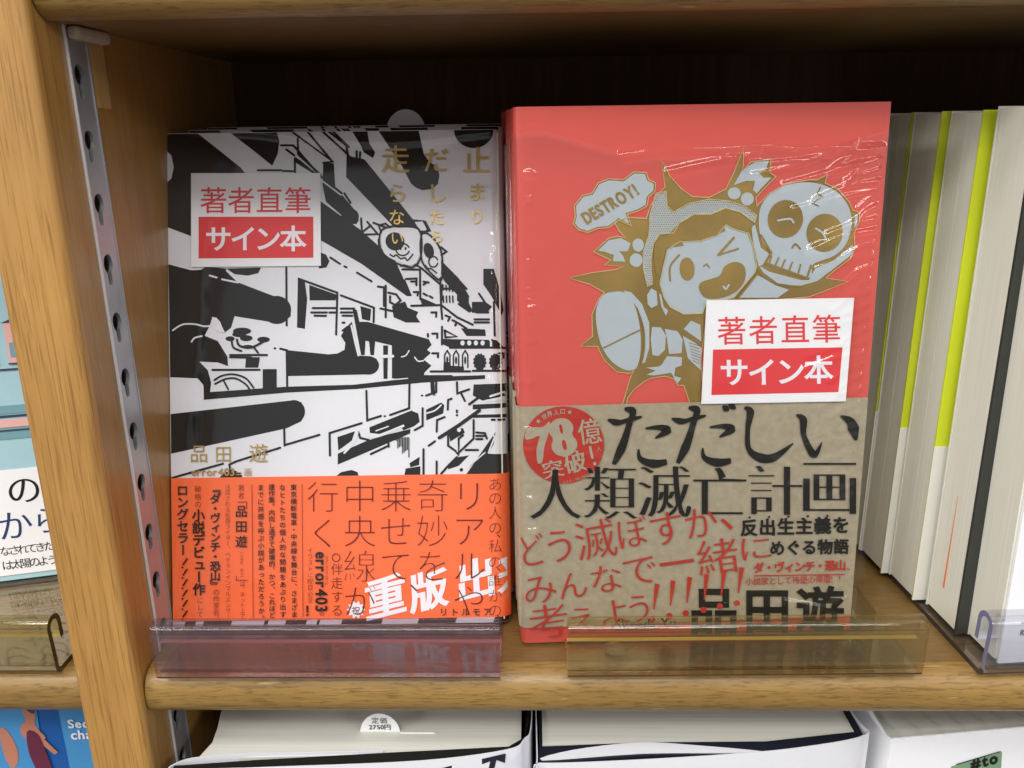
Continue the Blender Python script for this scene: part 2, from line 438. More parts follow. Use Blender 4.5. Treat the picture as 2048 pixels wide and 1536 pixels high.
pan = rounded([(XP, -.003), (XS, -.003), (XS, G0), (XS-GD, G0), (XS-GD, G1), (XS, G1), (XS, YB), (XP, YB)], [.0022, .0022, 0, 0, 0, 0, 0, 0], 5)
prism('upright_panel', pan, -.32, .33, M['panel'], case, smooth=True)
# solid oak lipping on the upright's front edge
lip = rounded([(XP-.0003, -.0036), (XS+.0003, -.0036), (XS+.0003, .0), (XP-.0003, .0)], [.0022, .0022, 0, 0], 5)
prism('upright_lipping', lip, -.32, .33, M['post'], case, smooth=True)
def board(x0, x1, z1, name='shelf_board'):
    o = box(name, (x0, .009, z1-TH), (x1, YB-.001, z1), M['shelf'], case)
    nose = rounded([(0, z1-TH+.0001), (0, z1-.0001), (.0088, z1-.0001), (.0088, z1-TH+.0001)], [.0078, .0078, 0, 0], 8)
    nn = prism('nosing', nose, x0, x1, M['nosing'], o, axis='x', smooth=True)
    return o
for z in (ZU+TH, 0, ZL):
    board(XS+.0006, .42, z); board(-.42, XP-.0006, z)
for x0, x1 in ((XS, .42), (-.42, XP)):
    box('back_panel', (x0, YB, -.32), (x1, YB+.006, .33), M['back'], case)
# steel rail with keyhole slots
def rail(x_face, mat):
    y0, y1 = .0150, .0276
    outer = [(y0, -.31), (y1, -.31), (y1, .32), (y0, .32)]
    holes = []; zt = .2020; pitch = .01922
    for i in range(-5, 25):
        t = zt-pitch*i; cy = .0209; cz = t-.0031; h = []
        h = [(cy+.0029*math.cos(R(a)), cz+.0031*math.sin(R(a))) for a in np.linspace(-62, 242, 20)]
        h += [(cy-.0013, t-.0088)]+[(cy+.0013*math.cos(R(a)), t-.0090+.0011*math.sin(R(a))) for a in (210, 240, 270, 300, 330)]+[(cy+.0013, t-.0088)]
        holes.append(h)
    loops = [outer]+holes
    tri = tessellate_polygon([[Vector((p[0], p[1], 0)) for p in l] for l in loops])
    allp = [p for l in loops for p in l]; n = len(allp); th = .0012
    vs = [(x_face, p[0], p[1]) for p in allp]+[(x_face-th, p[0], p[1]) for p in allp]
    fs = [tuple(t) for t in tri]+[tuple(n+i for i in t) for t in tri]; o = 0
    for l in loops:
        k = len(l); fs += [(o+i, o+(i+1) % k, n+o+(i+1) % k, n+o+i) for i in range(k)]; o += k
    me = bpy.data.meshes.new('slotted_rail'); me.from_pydata(vs, [], fs)
    bm = bmesh.new(); bm.from_mesh(me); bmesh.ops.recalc_face_normals(bm, faces=bm.faces[:]); bm.to_mesh(me); bm.free()
    r_ = link('slotted_rail', me, mat, case)
    box('rail_rim', (x_face-.0012, y0+.0001, -.31), (x_face+.0007, y0+.0006, .32), M['metal_rim'], r_)
    box('rail_rim', (x_face-.004, y1+.0001, -.31), (x_face+.0003, y1+.0007, .32), M['metal'], r_)
    return r_
rail(XS+.0002, M['metal'])
box('slot_shade_strip', (XS-GD+.0001, G0+.0002, -.31), (XS-GD+.0006, G1-.0002, .32), M['slot_shade'], case)  # dark strip that paints the shade seen through the rail slots
# pale plastic shelf support under the upper shelf
sup = box('shelf_support', (XS+.0010, .0150, ZU-.0040), (XS+.0046, .0360, ZU-.0002), M['bracket'], case, .0012)
# let-in wood filler strip behind the rail
box('filler_strip', (XS-.001, .0290, .1895), (XS+.0003, .0385, ZU-.0003), M['filler'], case)

# ================================================================== ACRYLIC TRAYS
def tray(x0, x1, yback, mat, edge, label, loc=(0, 0, 0), rotz=0, h=.0215, bumps=False, dark_ends=False, lipc=(200, 180, 120)):
    t = .002; root = empty('acrylic_book_stop', label, 'acrylic stop', loc, (0, 0, rotz), 'folded acrylic book stops along the shelf front')
    # centre line of the folded strip in (y, z)
    cl = [(yback, .0012), (.0040, .0012)]
    for a in np.linspace(270, 180, 6): cl.append((-.0005+.0022*math.cos(R(a)), .0034+.0022*math.sin(R(a))))
    cl += [(-.0030, .0120), (-.0034, h-.003)]
    for a in np.linspace(180, 0, 9): cl.append((-.0002+.0032*math.cos(R(a)), h-.0032+.0032*math.sin(R(a))))
    cl += [(.0032, .0120)]
    p = np.array(cl); d = np.gradient(p, axis=0); d /= np.linalg.norm(d, axis=1)[:, None]; n = np.stack([-d[:, 1], d[:, 0]], 1)
    prof = [tuple(a) for a in p+n*t/2]+[tuple(a) for a in (p-n*t/2)[::-1]]
    fm = [1 if (cl[i % len(cl)][1] < .0030 and cl[i % len(cl)][0] < .001 and i < len(cl)) or (i >= len(cl) and False) else 0 for i in range(len(prof))]
    nn_ = len(cl); in_bend_shade = lambda y, z: z < .0027 and y < .0030
    fm = [1 if in_bend_shade(*prof[i]) and in_bend_shade(*prof[(i+1) % len(prof)]) else 0 for i in range(len(prof))]  # dark faces on the bottom bend paint its contact shadow and absorption
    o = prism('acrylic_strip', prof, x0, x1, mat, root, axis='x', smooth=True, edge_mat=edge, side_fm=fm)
    lm = plain('acrylic_cut_lip', lipc, .35, coat=.5); o.data.materials.append(lm); o.data.materials.append(M['edge_pale'])
    for p_ in o.data.polygons:
        if not dark_ends and abs(p_.normal.x) > .9: p_.material_index = 0
        elif dark_ends == 2 and abs(p_.normal.x) > .9 and p_.center.z > .0035: p_.material_index = 3
        elif abs(p_.normal.z) > .9 and .011 < p_.center.z < .013: p_.material_index = 2
    if bumps:
        for bx in (x0+.018, x1-.018):
            pad = []; bm = bmesh.new()
            bmesh.ops.create_cone(bm, cap_ends=True, segments=24, radius1=.0045, radius2=.0040, depth=.0012)
            me = bpy.data.meshes.new('rubber_pad'); bm.to_mesh(me); bm.free()
            o = link('clear_pad', me, mat, root); o.location = (bx, .012, .0029)
    return root
tray(-.1296, -.0110, .09, M['tray_mauve'], M['bend_shade_mauve'], 'mauve smoky acrylic stop in front of the black and white book', lipc=(190, 140, 140))
tray(.0122, .1328, .10, M['tray_amber'], M['edge_and_shade_amber'], 'amber acrylic stop in front of the red book', (0, .0006, 0), R(.8), bumps=True)
tray(0, .13, .115, M['tray_clear'], M['edge_and_shade_clear'], 'clear bluish acrylic stop under the lime edged books at right', (.1530, .0022, 0), R(3.2), h=.0230, dark_ends=2, lipc=(210, 215, 225))
tray(-.40, -.1662, .10, M['tray_amber'], M['edge_and_shade_amber'], 'amber acrylic stop left of the oak upright', (0, .0035, 0), dark_ends=True)

# ================================================================== A BOOK (jacket, pages)
def book_body(root, W, H, D, jacket, round_side, rr, pages='cream', hard=False):
    s = -1 if round_side == 'L' else 1
    ov = .0004
    def X(a): return a if round_side == 'R' else W-a       # a: 0 at fore-edge, W at spine
    path = [(X(.0), 0), (X(W*.5), 0), (X(W-rr), 0)]
    for a in np.linspace(80, 0, 7): path.append((X(W-rr+rr*math.cos(R(a))), rr-rr*math.sin(R(a))))
    for a in np.linspace(0, -80, 7): path.append((X(W-rr+rr*math.cos(R(a))), D-rr-rr*math.sin(R(a))))
    path += [(X(W-rr), D), (X(0), D)]
    sheet('jacket', path, .0004, 0, H, jacket, root, side=(1 if round_side == 'R' else -1))
    a0, a1 = X(.0012), X(W-.002)
    box('page_block', (min(a0, a1), .0008, .0012), (max(a0, a1), D-.0008, H-.0012), M['pages_y'], root)
def copy_tree(o, parent=None):
    c = o.copy(); C.objects.link(c); c.parent = parent
    for ch in list(o.children): copy_tree(ch, c)
    return c
def film_sheet(name, face, parent, top, ridges, lift, extra=None, seed=0, nx=150, nz=220, amp=.00018):
    """cling film over a face: a fine grid with creases as real relief"""
    rng = np.random.RandomState(seed); W, H = face.W, face.H
    seg = []
    for pts, w, a in ridges:
        q = np.array([face.st(*p) for p in pts]); seg.append((q, w, a))
    S = np.linspace(-.0003, 1, nx+1); T = np.linspace(0, 1, nz+1)
    ex = extra or (lambda t: 0); vs = []
    P = np.zeros((nz+1, nx+1, 2))
    for j, t in enumerate(T):
        for i, s_ in enumerate(S):
            tt = t*top(s_*W); P[j, i] = (s_*(W+ex(tt)), tt)
    h = np.zeros(P.shape[:2])
    for f, a in ((60, 1), (140, .5), (320, .22)):
        for k in range(5):
            th = rng.rand()*6.28; ph = rng.rand()*6.28; ff = f*(.6+.8*rng.rand())
            h += amp*a*np.sin(P[..., 0]*ff*math.cos(th)+P[..., 1]*ff*math.sin(th)+ph+2*np.sin(P[..., 1]*31+k))/2
    for q, w, a in seg:
        dm = np.full(h.shape, 1.)
        for p0, p1 in zip(q[:-1], q[1:]):
            d = p1-p0; L = d@d+1e-12; u = np.clip(((P-p0)@d)/L, 0, 1)
            dm = np.minimum(dm, np.linalg.norm(P-(p0+u[..., None]*d), axis=2))
        h += a*np.exp(-(dm/w)**2)
    for j in range(nz+1):
        for i in range(nx+1):
            a, t = P[j, i]; over = max(0, a-W)
            vs.append((a, face.drop(min(a, W))-lift-max(h[j, i], -.0003)+over*.25, t))
    fs = [(j*(nx+1)+i, j*(nx+1)+i+1, (j+1)*(nx+1)+i+1, (j+1)*(nx+1)+i) for j in range(nz) for i in range(nx)]
    return mesh(name, vs, fs, M['film'], parent, True)

# ------------------------------------------------------------------ LEFT BOOK
LW, LH = .128, .1873
lf = Face([(333, 268), (1007, 260), (1021, 1246), (346, 1254)], LW, LH, 'R', .0055)
lb = empty('book', 'paperback with black and white street drawing, gold title and orange band, foremost copy', 'book',
           (-.1362, .0271, .0022), (R(-16.82), 0, R(1.352)))
book_body(lb, LW, LH, .0170, M['gloss_white'], 'R', .0055)
jl = [c for c in lb.children if c.name.startswith('jacket')][0]
def A(x, y): return (320+x/2.8444, 220+y/2.8444)
def B(x, y): return (320+x/2.8444, 560+y/2.8444)
def K(x, y): return (320+x/2.8444, 880+y/2.8444)
def AA(*p): return [A(*q) for q in p]
def BB(*p): return [B(*q) for q in p]
k = Ink(); LWD = 4.3
# heavy black masses of the street drawing
for p in [
 AA((10, 132), (210, 131), (330, 225), (460, 330), (500, 380), (480, 800), (185, 722), (10, 655)),
 AA((395, 128), (662, 112), (680, 180), (672, 250), (640, 320), (540, 240)),
 AA((765, 268), (800, 290), (908, 378), (870, 364), (768, 300)),
 AA((1085, 112), (1178, 112), (1192, 195), (1225, 245), (1212, 278), (1160, 245), (1140, 200)),
 AA((1062, 262), (1165, 285), (1445, 632), (1500, 690), (1600, 860), (1700, 960), (1762, 1066), (1725, 1090), (1620, 980), (1480, 700), (1330, 668), (1060, 385)),
 AA((1236, 112), (1470, 112), (1500, 250), (1588, 380), (1582, 425), (1545, 455), (1490, 460), (1430, 425), (1370, 310)),
 AA((930, 306), (990, 306), (998, 440), (1122, 588), (1132, 630), (1118, 652), (1090, 652), (945, 525), (925, 430)),
 AA((905, 515), (1135, 680), (1340, 860), (1430, 1062), (1405, 1062), (1150, 880), (905, 738)),
 AA((905, 810), (945, 825), (965, 862), (948, 898), (905, 905)),
 AA((10, 868), (180, 913), (235, 910), (260, 893), (375, 903), (445, 982), (640, 1057), (700, 1077), (742, 1125), (745, 1175), (690, 1217), (425, 1174), (405, 1240), (370, 1267), (350, 1225), (300, 1175), (285, 1225), (255, 1285), (330, 1315), (385, 1405), (388, 1458), (330, 1437), (225, 1432), (272, 1480), (292, 1550), (285, 1607), (250, 1647), (248, 1565), (215, 1527), (10, 1518)),
 AA((378, 903), (425, 935), (500, 944), (560, 930), (576, 898)),
 BB((585, 508), (665, 508), (665, 640), (585, 640)),
 BB((490, 440), (570, 440), (560, 500), (485, 500)),
 BB((10, 768), (760, 685), (805, 697), (825, 745), (805, 805), (720, 845), (10, 1000)),
 BB((722, 400), (960, 425), (1010, 420), (1050, 400), (1055, 360), (1030, 320), (1060, 270), (1092, 240), (1130, 432), (1200, 436), (1232, 450), (1247, 482), (1232, 522), (1165, 540), (730, 548)),
 BB((1095, 165), (1120, 172), (1135, 240), (1180, 240), (1530, 340), (1546, 372), (1520, 400), (1542, 418), (1500, 455), (1545, 490), (1505, 530), (1500, 562), (1430, 572), (1320, 562), (1320, 375), (1225, 352), (1218, 430), (1198, 430), (1190, 352), (1170, 348), (1165, 430), (1145, 430), (1130, 352)),
 BB((785, 0), (825, 10), (838, 110), (825, 280), (780, 272)),
 BB((850, 30), (1005, 85), (1000, 118), (852, 118)),
 BB((1140, 150), (1202, 168), (1196, 235), (1150, 225)),
 BB((1270, 375), (1298, 375), (1295, 565), (1272, 565)),
 BB((1320, 150), (1395, 125), (1410, 160), (1470, 185), (1458, 210), (1482, 245), (1400, 245), (1330, 215)),
 BB((1775, 128), (1852, 128), (1890, 155), (1862, 190), (1775, 190)),
 BB((1840, -60), (1900, -60), (1935, 60), (1955, 170), (1945, 205), (1885, 95), (1840, 30)),
 BB((1600, 338), (1915, 345), (1960, 388), (1650, 388), (1600, 365)),
 BB((1615, 470), (1645, 470), (1650, 490), (1730, 495), (1730, 520), (1612, 520)),
 BB((1785, 598), (2010, 590), (2010, 652), (1835, 690), (1780, 660)),
 BB((1780, 712), (2010, 702), (2010, 728), (1780, 740)), BB((1780, 770), (2010, 765), (2010, 785), (1780, 788)),
 BB((1192, 840), (1430, 745), (1470, 762), (1478, 810), (1445, 835), (1385, 858), (1370, 832), (1250, 878), (1195, 872)),
 BB((1010, 895), (1110, 862), (1092, 915), (1015, 972)),
 BB((1012, 990), (1180, 915), (1300, 880), (1425, 850), (1425, 875), (1310, 925), (1012, 1052)),
 BB((1515, 740), (1600, 700), (1618, 715), (1612, 762), (1515, 802)),
 BB((1640, 855), (1725, 845), (1735, 872), (1652, 922)),
 BB((1735, 1120), (1910, 868), (1898, 940), (1866, 992), (1978, 995), (2010, 1120)),
 BB((1420, 1045), (1478, 1008), (1475, 1055), (1425, 1068)), BB((1398, 1075), (1482, 1062), (1482, 1120), (1390, 1120)),
 BB((1000, 1120), (1030, 1095), (1090, 1082), (1125, 1095), (1130, 1120)), BB((330, 1132), (370, 1095), (420, 1082), (460, 1100), (475, 1132)),
 BB((1640, 1050), (1700, 1010), (1760, 1000), (1700, 1060), (1640, 1080)),
 BB((250, 640), (720, 608), (1100, 598), (1480, 555), (1850, 545), (1850, 566), (1490, 587), (1120, 622), (720, 642), (250, 682)),
 BB((1480, 100), (1490, 148), (1590, 148)), BB((1712, 278), (1850, 285), (1855, 322), (1745, 322)),
 BB((1455, -325), (1500, -337), (1535, -280), (1500, -265)), BB((1395, 0), (1435, 95), (1300, 12), (1270, -5)),
 BB((1690, 30), (1740, 100), (1780, 180), (1760, 190), (1690, 120))]: k.poly(p)
for (x, y, rx, ry) in [(1785, 118, 112, 104)]: k.ell(*A(x, y), rx/2.844, ry/2.844, a0=0, a1=180)
for (x, y, rx, ry) in [(1503, 378, 86, 80), (1082, 608, 50, 45)]: k.ell(*A(x, y), rx/2.844, ry/2.844)
for (x, y, rx, ry) in [(762, 750, 64, 66), (665, 172, 82, 80), (1185, 488, 62, 53), (400, 335, 26, 14), (468, 292, 52, 20), (452, 310, 40, 16), (492, 332, 36, 17), (590, 340, 36, 16), (655, 390, 8, 6), (500, 380, 30, 10), (1715, 1083, 10, 10), (1280, 777, 7, 6), (1492, 660, 7, 6), (1690, 772, 7, 7)]:
    k.ell(*B(x, y), rx/2.844, ry/2.844)
for tx in (1820, 1910):                                   # two clipped trees
    P = []
    for i in range(26):
        a = 2*math.pi*i/26; rr = 1 if i % 2 else .84; P.append(B(tx+40*rr*math.sin(a), 470-52*rr*math.cos(a)))
    k.poly(P)
for lx in (1635, 1685, 1737): k.line(BB((lx-15, 500), (lx-15, 430), (lx, 405), (lx+15, 430), (lx+15, 500)), 3); k.ell(*B(lx, 460), 2.2, 8)
L = lambda fn, pts, w=LWD, kk=0, close=False: k.line([fn(*p) for p in pts], w, kk, close)
for fn, pts in [
 (A, [(558, 346), (690, 346)]), (A, [(750, 126), (985, 298), (930, 305)]), (A, [(840, 126), (975, 290)]), (A, [(690, 205), (760, 205), (905, 372), (1035, 478)]),
 (A, [(720, 228), (765, 262)]), (A, [(785, 165), (787, 255), (915, 372)]), (A, [(768, 280), (770, 358)]), (A, [(925, 126), (1052, 240), (1135, 330), (1140, 245)]),
 (A, [(960, 126), (1060, 205), (1072, 268)]), (A, [(985, 126), (1075, 215)]), (A, [(1120, 240), (1120, 320)]), (A, [(1050, 478), (1085, 532)]),
 (A, [(700, 350), (760, 352)]), (A, [(1145, 620), (1150, 700), (1200, 660)]), (A, [(1180, 640), (1240, 710), (1165, 712)]), (A, [(1215, 645), (1280, 670)]), (A, [(1245, 740), (1248, 780)]),
 (A, [(970, 842), (1025, 878)]), (A, [(1050, 892), (1062, 898)]), (A, [(1122, 928), (1205, 978)]), (A, [(1370, 890), (1450, 880), (1490, 905), (1600, 1000), (1605, 1081)]),
 (A, [(1400, 965), (1460, 962), (1460, 1000)]), (A, [(1500, 980), (1530, 985)]), (A, [(1380, 910), (1480, 912), (1482, 1081)]), (A, [(1690, 962), (1745, 1022)]), (A, [(1815, 1048), (1850, 1100)]),
 (A, [(1610, 1020), (1680, 1020)]), (A, [(1445, 632), (1510, 640), (1535, 690), (1490, 700)]), (A, [(1560, 790), (1600, 785), (1630, 810), (1600, 830)]),
 (B, [(720, -70), (722, 260)]), (B, [(722, 400), (725, 612)]), (B, [(790, -5), (1010, 75), (1003, 312)]), (B, [(1030, 90), (1218, 160), (1216, 242)]), (B, [(685, 392), (725, 402)]),
 (B, [(870, 162), (1000, 162)]), (B, [(862, 187), (950, 187)]), (B, [(880, 205), (945, 206)]), (B, [(965, 187), (1000, 187)]), (B, [(1030, 165), (1105, 165)]), (B, [(1030, 187), (1095, 187)]), (B, [(1040, 205), (1095, 206)]),
 (B, [(1040, 245), (1050, 245)]), (B, [(1040, 290), (1070, 268)]), (B, [(400, 428), (610, 428)]), (B, [(400, 440), (520, 442)]), (B, [(300, 512), (568, 512)]),
 (B, [(1285, 35), (1285, 215)]), (B, [(1240, 40), (1275, 45), (1275, 150)]), (B, [(1255, 165), (1325, 180)]), (B, [(1300, 75), (1345, 85), (1370, 120), (1340, 145), (1310, 130), (1310, 95)]),
 (B, [(1430, 150), (1600, 146), (1690, 215), (1780, 258)]), (B, [(1600, 150), (1606, 225)]), (B, [(1605, 270), (1605, 370)]), (B, [(1620, 290), (1690, 325), (1625, 330), (1620, 290)]),
 (B, [(1430, 12), (1460, 12), (1458, 30)]), (B, [(1445, 72), (1468, 72), (1466, 92)]), (B, [(1545, 188), (1572, 188), (1572, 212)]), (B, [(1550, 308), (1578, 308), (1578, 332)]), (B, [(1550, 420), (1582, 420), (1582, 442)]),
 (B, [(1525, 310), (1525, 325)]), (B, [(1625, 205), (1650, 215), (1640, 235)]), (B, [(1665, 232), (1690, 245), (1680, 262)]), (B, [(1700, 250), (1745, 280), (1740, 300)]), (B, [(1520, 15), (1500, 30)]), (B, [(1500, 80), (1520, 92)]), (B, [(1535, 95), (1550, 105)]),
 (B, [(1480, 0), (1482, 100)]), (B, [(1530, -100), (1595, -10), (1600, 145)]), (B, [(1800, 188), (1868, 188)]), (B, [(1790, 228), (1872, 228)]), (B, [(1790, 245), (1872, 245)]), (B, [(1900, 130), (1905, 320)]), (B, [(1890, 345), (1930, 370)]),
 (B, [(1930, 420), (1955, 420), (1955, 445)]), (B, [(1540, 523), (1765, 523)]), (B, [(1505, 550), (1660, 550)]), (B, [(1780, 520), (1975, 520)]), (B, [(1650, 388), (1985, 388)]), (B, [(1700, 75), (1752, 100), (1750, 175), (1700, 140)]),
 (B, [(1175, 632), (1180, 800), (1258, 775)]), (B, [(1420, 595), (1418, 732), (1310, 770)]), (B, [(968, 1000), (966, 872), (1148, 816)]), (B, [(1130, 868), (1140, 900), (1190, 912)]),
 (B, [(1495, 732), (1495, 832), (1450, 856)]), (B, [(1200, 992), (1300, 945)]), (B, [(1515, 660), (1572, 640), (1572, 585)]), (B, [(1690, 585), (1692, 648), (1760, 625)]), (B, [(1575, 865), (1577, 800), (1620, 782)]),
 (B, [(1638, 740), (1640, 685), (1660, 678)]), (B, [(1530, 945), (1565, 920)]), (B, [(1640, 870), (1640, 945), (1682, 975), (1700, 1000), (1700, 905), (1725, 885)]), (B, [(1785, 800), (1785, 905), (1700, 985)]),
 (B, [(1500, 965), (1500, 1110)]), (B, [(1575, 1035), (1575, 1110)]), (B, [(1740, 970), (1810, 970)]), (B, [(1800, 890), (1850, 890)]), (B, [(1800, 908), (1835, 908)]), (B, [(1800, 870), (1850, 875), (1860, 905)]),
 (B, [(405, 1100), (396, 1050), (440, 1030), (685, 955)]), (B, [(60, 1128), (360, 1045)]), (B, [(708, 850), (710, 940), (908, 882)]), (B, [(1300, 925), (1302, 950)]), (B, [(1715, 650), (1735, 690)]), (B, [(1690, 745), (1690, 755)]),
 (B, [(1888, 798), (1905, 798)]), (B, [(1925, 798), (1960, 798)]), (B, [(1600, 1105), (1640, 1060), (1690, 1010)]), (B, [(1545, 580), (1548, 640)]), (B, [(1555, 580), (1560, 655)])]:
    L(fn, pts)
L(B, [(1590, 900), (1700, 830), (1818, 745)], 7); L(B, [(1760, 710), (1835, 655)], 5)
for i in range(9): L(B, [(1345+i*9, 898), (1345+i*9, 915+(i*37 % 50)+i*6)], 2)
for i in range(4): L(B, [(1610+i*18, 30+i*4), (1612+i*18, 60+i*3)], 3); L(B, [(1612+i*18, 95), (1614+i*18, 130)], 3)
L(B, [(312, 570), (355, 545), (420, 537), (490, 560), (535, 615)], 3.6, 5); L(B, [(315, 592), (370, 565), (430, 560), (485, 590), (510, 620)], 3.6, 5); L(B, [(365, 575), (390, 622)], 3.6)
L(B, [(410, 345), (420, 385), (465, 405)], 4, 5); L(B, [(440, 340), (455, 375), (520, 385), (590, 352)], 4.5, 5); L(B, [(540, 390), (560, 415)], 4)
drawing = lf.put('cover_drawing', k, M['ink'], jl, .00006)
# white shapes that sit on the black masses
w = Ink()
w.poly([A(*p) for p in [(10, 235), (40, 236), (68, 262), (81, 328), (68, 392), (38, 420), (10, 420)]])
w.poly(BB((300, 212), (322, 215), (345, 240), (358, 275), (372, 298), (345, 300), (322, 290), (312, 250)))
W_ = lambda fn, pts, ww=3.6, kk=0: w.line([fn(*p) for p in pts], ww, kk)
W_(A, [(285, 943), (325, 955)]); W_(A, [(355, 965), (445, 983)]); W_(A, [(912, 398), (1032, 488)], 3); W_(A, [(380, 915), (410, 945), (445, 978)], 2.5)
W_(B, [(75, 287), (130, 254), (200, 252), (250, 264), (290, 262)], 3.2, 5); W_(B, [(182, 352), (200, 330), (240, 320)], 3.2, 4); W_(B, [(1090, 262), (1112, 360), (1130, 432)], 3.5)
W_(B, [(1418, 405), (1400, 432), (1375, 440)], 2.5, 4); W_(B, [(1450, 442), (1470, 465), (1500, 462)], 2.5, 4); W_(B, [(1262, 438), (1325, 436)], 6); W_(B, [(1345, 568), (1410, 562)], 2)
W_(B, [(1160, 850), (1185, 885), (1240, 890), (1385, 832)], 5, 5); W_(B, [(1125, 870), (1100, 930), (1050, 985)], 4, 4); W_(B, [(1520, 760), (1565, 745), (1600, 715)], 3, 4); W_(B, [(1230, 860), (1300, 835)], 2.5)
W_(B, [(1860, 690), (1985, 680)], 5); W_(B, [(1880, 665), (1960, 640), (1975, 660)], 4); W_(B, [(1880, 870), (1905, 895), (1870, 985)], 3)
for i in range(4): w.ell(*B(1722+i*38, 362), 4.2, 5)
w.ell(*B(1702, 856), 4, 4); W_(B, [(1760, 1060), (1850, 985)], 2.5)
# two rounded cartoon animal heads painted on a hoarding
w.poly([A(*p) for p in [(1290, 682), (1440, 676), (1478, 715), (1478, 830), (1435, 888), (1345, 862), (1275, 815), (1260, 730)]], 4)
w.poly([A(*p) for p in [(1500, 712), (1545, 735), (1590, 800), (1600, 885), (1592, 960), (1545, 920), (1500, 860), (1488, 760)]], 4)
w.poly([A(*p) for p in [(1450, 642), (1495, 638), (1522, 690), (1480, 690)]])
lf.put('white_highlights', w, M['gloss_white'], jl, .00030)
h = Ink()
h.line([A(*p) for p in [(1290, 672), (1440, 666), (1486, 712), (1486, 835), (1438, 898), (1340, 872), (1268, 820), (1250, 725)]], 3.4, 4, True); h.line([A(*p) for p in [(1500, 702), (1550, 728), (1598, 800), (1608, 885), (1600, 972), (1540, 930), (1492, 865), (1482, 760)]], 3.4, 4, True)
h.ell(*A(1338, 752), 19, 18, 20); h.ell(*A(1530, 805), 10, 16, -15)
for cx, cy, rx, ry in ((1382, 798, 38, 34), (1556, 868, 26, 30)):
    h.line([(A(cx, cy)[0]+rx/2.844*math.cos(a), A(cx, cy)[1]+ry/2.844*math.sin(a)) for a in np.linspace(.3, 5.9, 18)], 3)
for a, b in ((1370, 792), (1398, 792)): h.ell(*A(a, b), 2, 3)
h.line(AA((1310, 825), (1330, 838), (1345, 828), (1370, 850), (1395, 845), (1410, 860), (1440, 825)), 3, 3)
h.line(AA((1510, 888), (1525, 908), (1540, 905), (1575, 932)), 3, 3)
h.line(AA((1260, 700), (1245, 660), (1285, 650), (1310, 672)), 3.5); h.line(AA((1500, 640), (1530, 680), (1510, 696)), 3)
lf.put('hoarding_faces', h, M['ink'], jl, .00048)
g = Ink()
for c, x, y, s_ in [('止', 953, 323, 57), ('ま', 954, 386, 40), ('り', 954, 436, 32), ('だ', 872, 322, 54), ('し', 874, 388, 42), ('た', 874, 437, 34), ('ら', 874, 475, 28),
                    ('走', 792, 320, 59), ('ら', 795, 388, 42), ('な', 794, 436, 34), ('い', 795, 478, 28)]: g.ch(c, x, y, s_, .006, .006)
lf.put('title_lettering', g, M['gold'], jl, .00060)
g = Ink(); g.ch('品', 399, 907, 38, 0, 0); g.ch('田', 448, 908, 36); g.ch('遊', 518, 906, 40)
g.latin('error403', 384, 951, 86, ax=.025, ay=.02); g.line([(474, 945), (484, 945)], 1.6); g.line([(474, 949), (484, 949)], 1.6); g.ch('画', 497, 944, 17)
lf.put('author_lettering', g, M['gold'], jl, .00060)
# orange band
bt = lf.st(600, 953)[1]; bb = .0022
def band_path(face, D, rs, off):
    W = face.W; rr = face.rr
    X = (lambda a: a) if rs == 'R' else (lambda a: W-a)
    p = [(X(.0002), -off), (X(W*.5), -off), (X(W-rr), -off)]
    for a in np.linspace(80, 0, 7): p.append((X(W-rr+(rr+off)*math.cos(R(a))), rr-(rr+off)*math.sin(R(a))))
    for a in np.linspace(0, -80, 7): p.append((X(W-rr+(rr+off)*math.cos(R(a))), D-rr-(rr+off)*math.sin(R(a))))
    p += [(X(W-rr), D+off), (X(.0002), D+off)]; return p
bnd = sheet('paper_band', band_path(lf, .0170, 'R', .00050), .0002, bb, bt, M['orange'], lb, side=1)
BL = .00085
v = Ink()
for pts in [[(1, 0)]]: pass
# white brush lettering across the band
v.ch('重', *K(1285, 890), 86, .034, .020, -14, sh=.18); v.ch('版', *K(1530, 855), 80, .034, .020, -14, sh=.18); v.ch('出', *K(1800, 790), 84, .034, .020, -14, sh=.18); v.ch('来', *K(2035, 745), 84, .034, .020, -14, sh=.18)
P = []
for i in range(20):
    a = 2*math.pi*i/20; rr = 19 if i % 2 else 12.5; x, y = K(1118, 965); P.append((x+rr*math.sin(a), y-rr*math.cos(a)))
v.poly(P); lf.put('white_brush_lettering', v, M['white_ink'], bnd, BL)
t = Ink()
for x, s in [(1760, 'リアルや'), (1552, '奇妙を'), (1345, '乗せて'), (1140, '中央線が')]:
    for i, c in enumerate(s): t.ch(c, *K(x, 318+i*199), 70, -.022, -.022)
t.ch('、', *K(1500, 790), 62, -.02, -.02); t.ch('行', *K(930, 322), 68, -.022, -.022); t.ch('く', *K(935, 528), 68, -.022, -.022); t.line([K(1005+22*math.cos(a), 668+22*math.sin(a)) for a in np.linspace(0, 2*math.pi, 25)], 1.6)
for c, y in zip('あの人の私の誰かの', (252, 332, 415, 500, 605, 695, 795, 885, 970)): t.ch(c, *K(1908, y), 29, -.018, -.018)
for y in (545, 735, 1005): t.ch('、', *K(1950, y-20), 26, -.01, -.01)
t.col('伴走する', 320+1010/2.844, K(0, 695)[1], K(0, 1005)[1], 26, -.012, -.012)
t.col('イラストに瞠目必至', 320+858/2.844, K(0, 608)[1], K(0, 925)[1], 12.5, -.012, -.012)
t.col('（エラーヨンマルサン）', 320+952/2.844, K(0, 645)[1], K(0, 832)[1], 6.5)
t.ch('の', *K(925, 985), 11); t.ch('祝', *K(1118, 968), 17)
t.col('著者', 320+467/2.844, K(0, 250)[1], K(0, 335)[1], 14, -.012, -.012); t.col('（しなだ ゆう）', 320+470/2.844, K(0, 620)[1], K(0, 790)[1], 7)
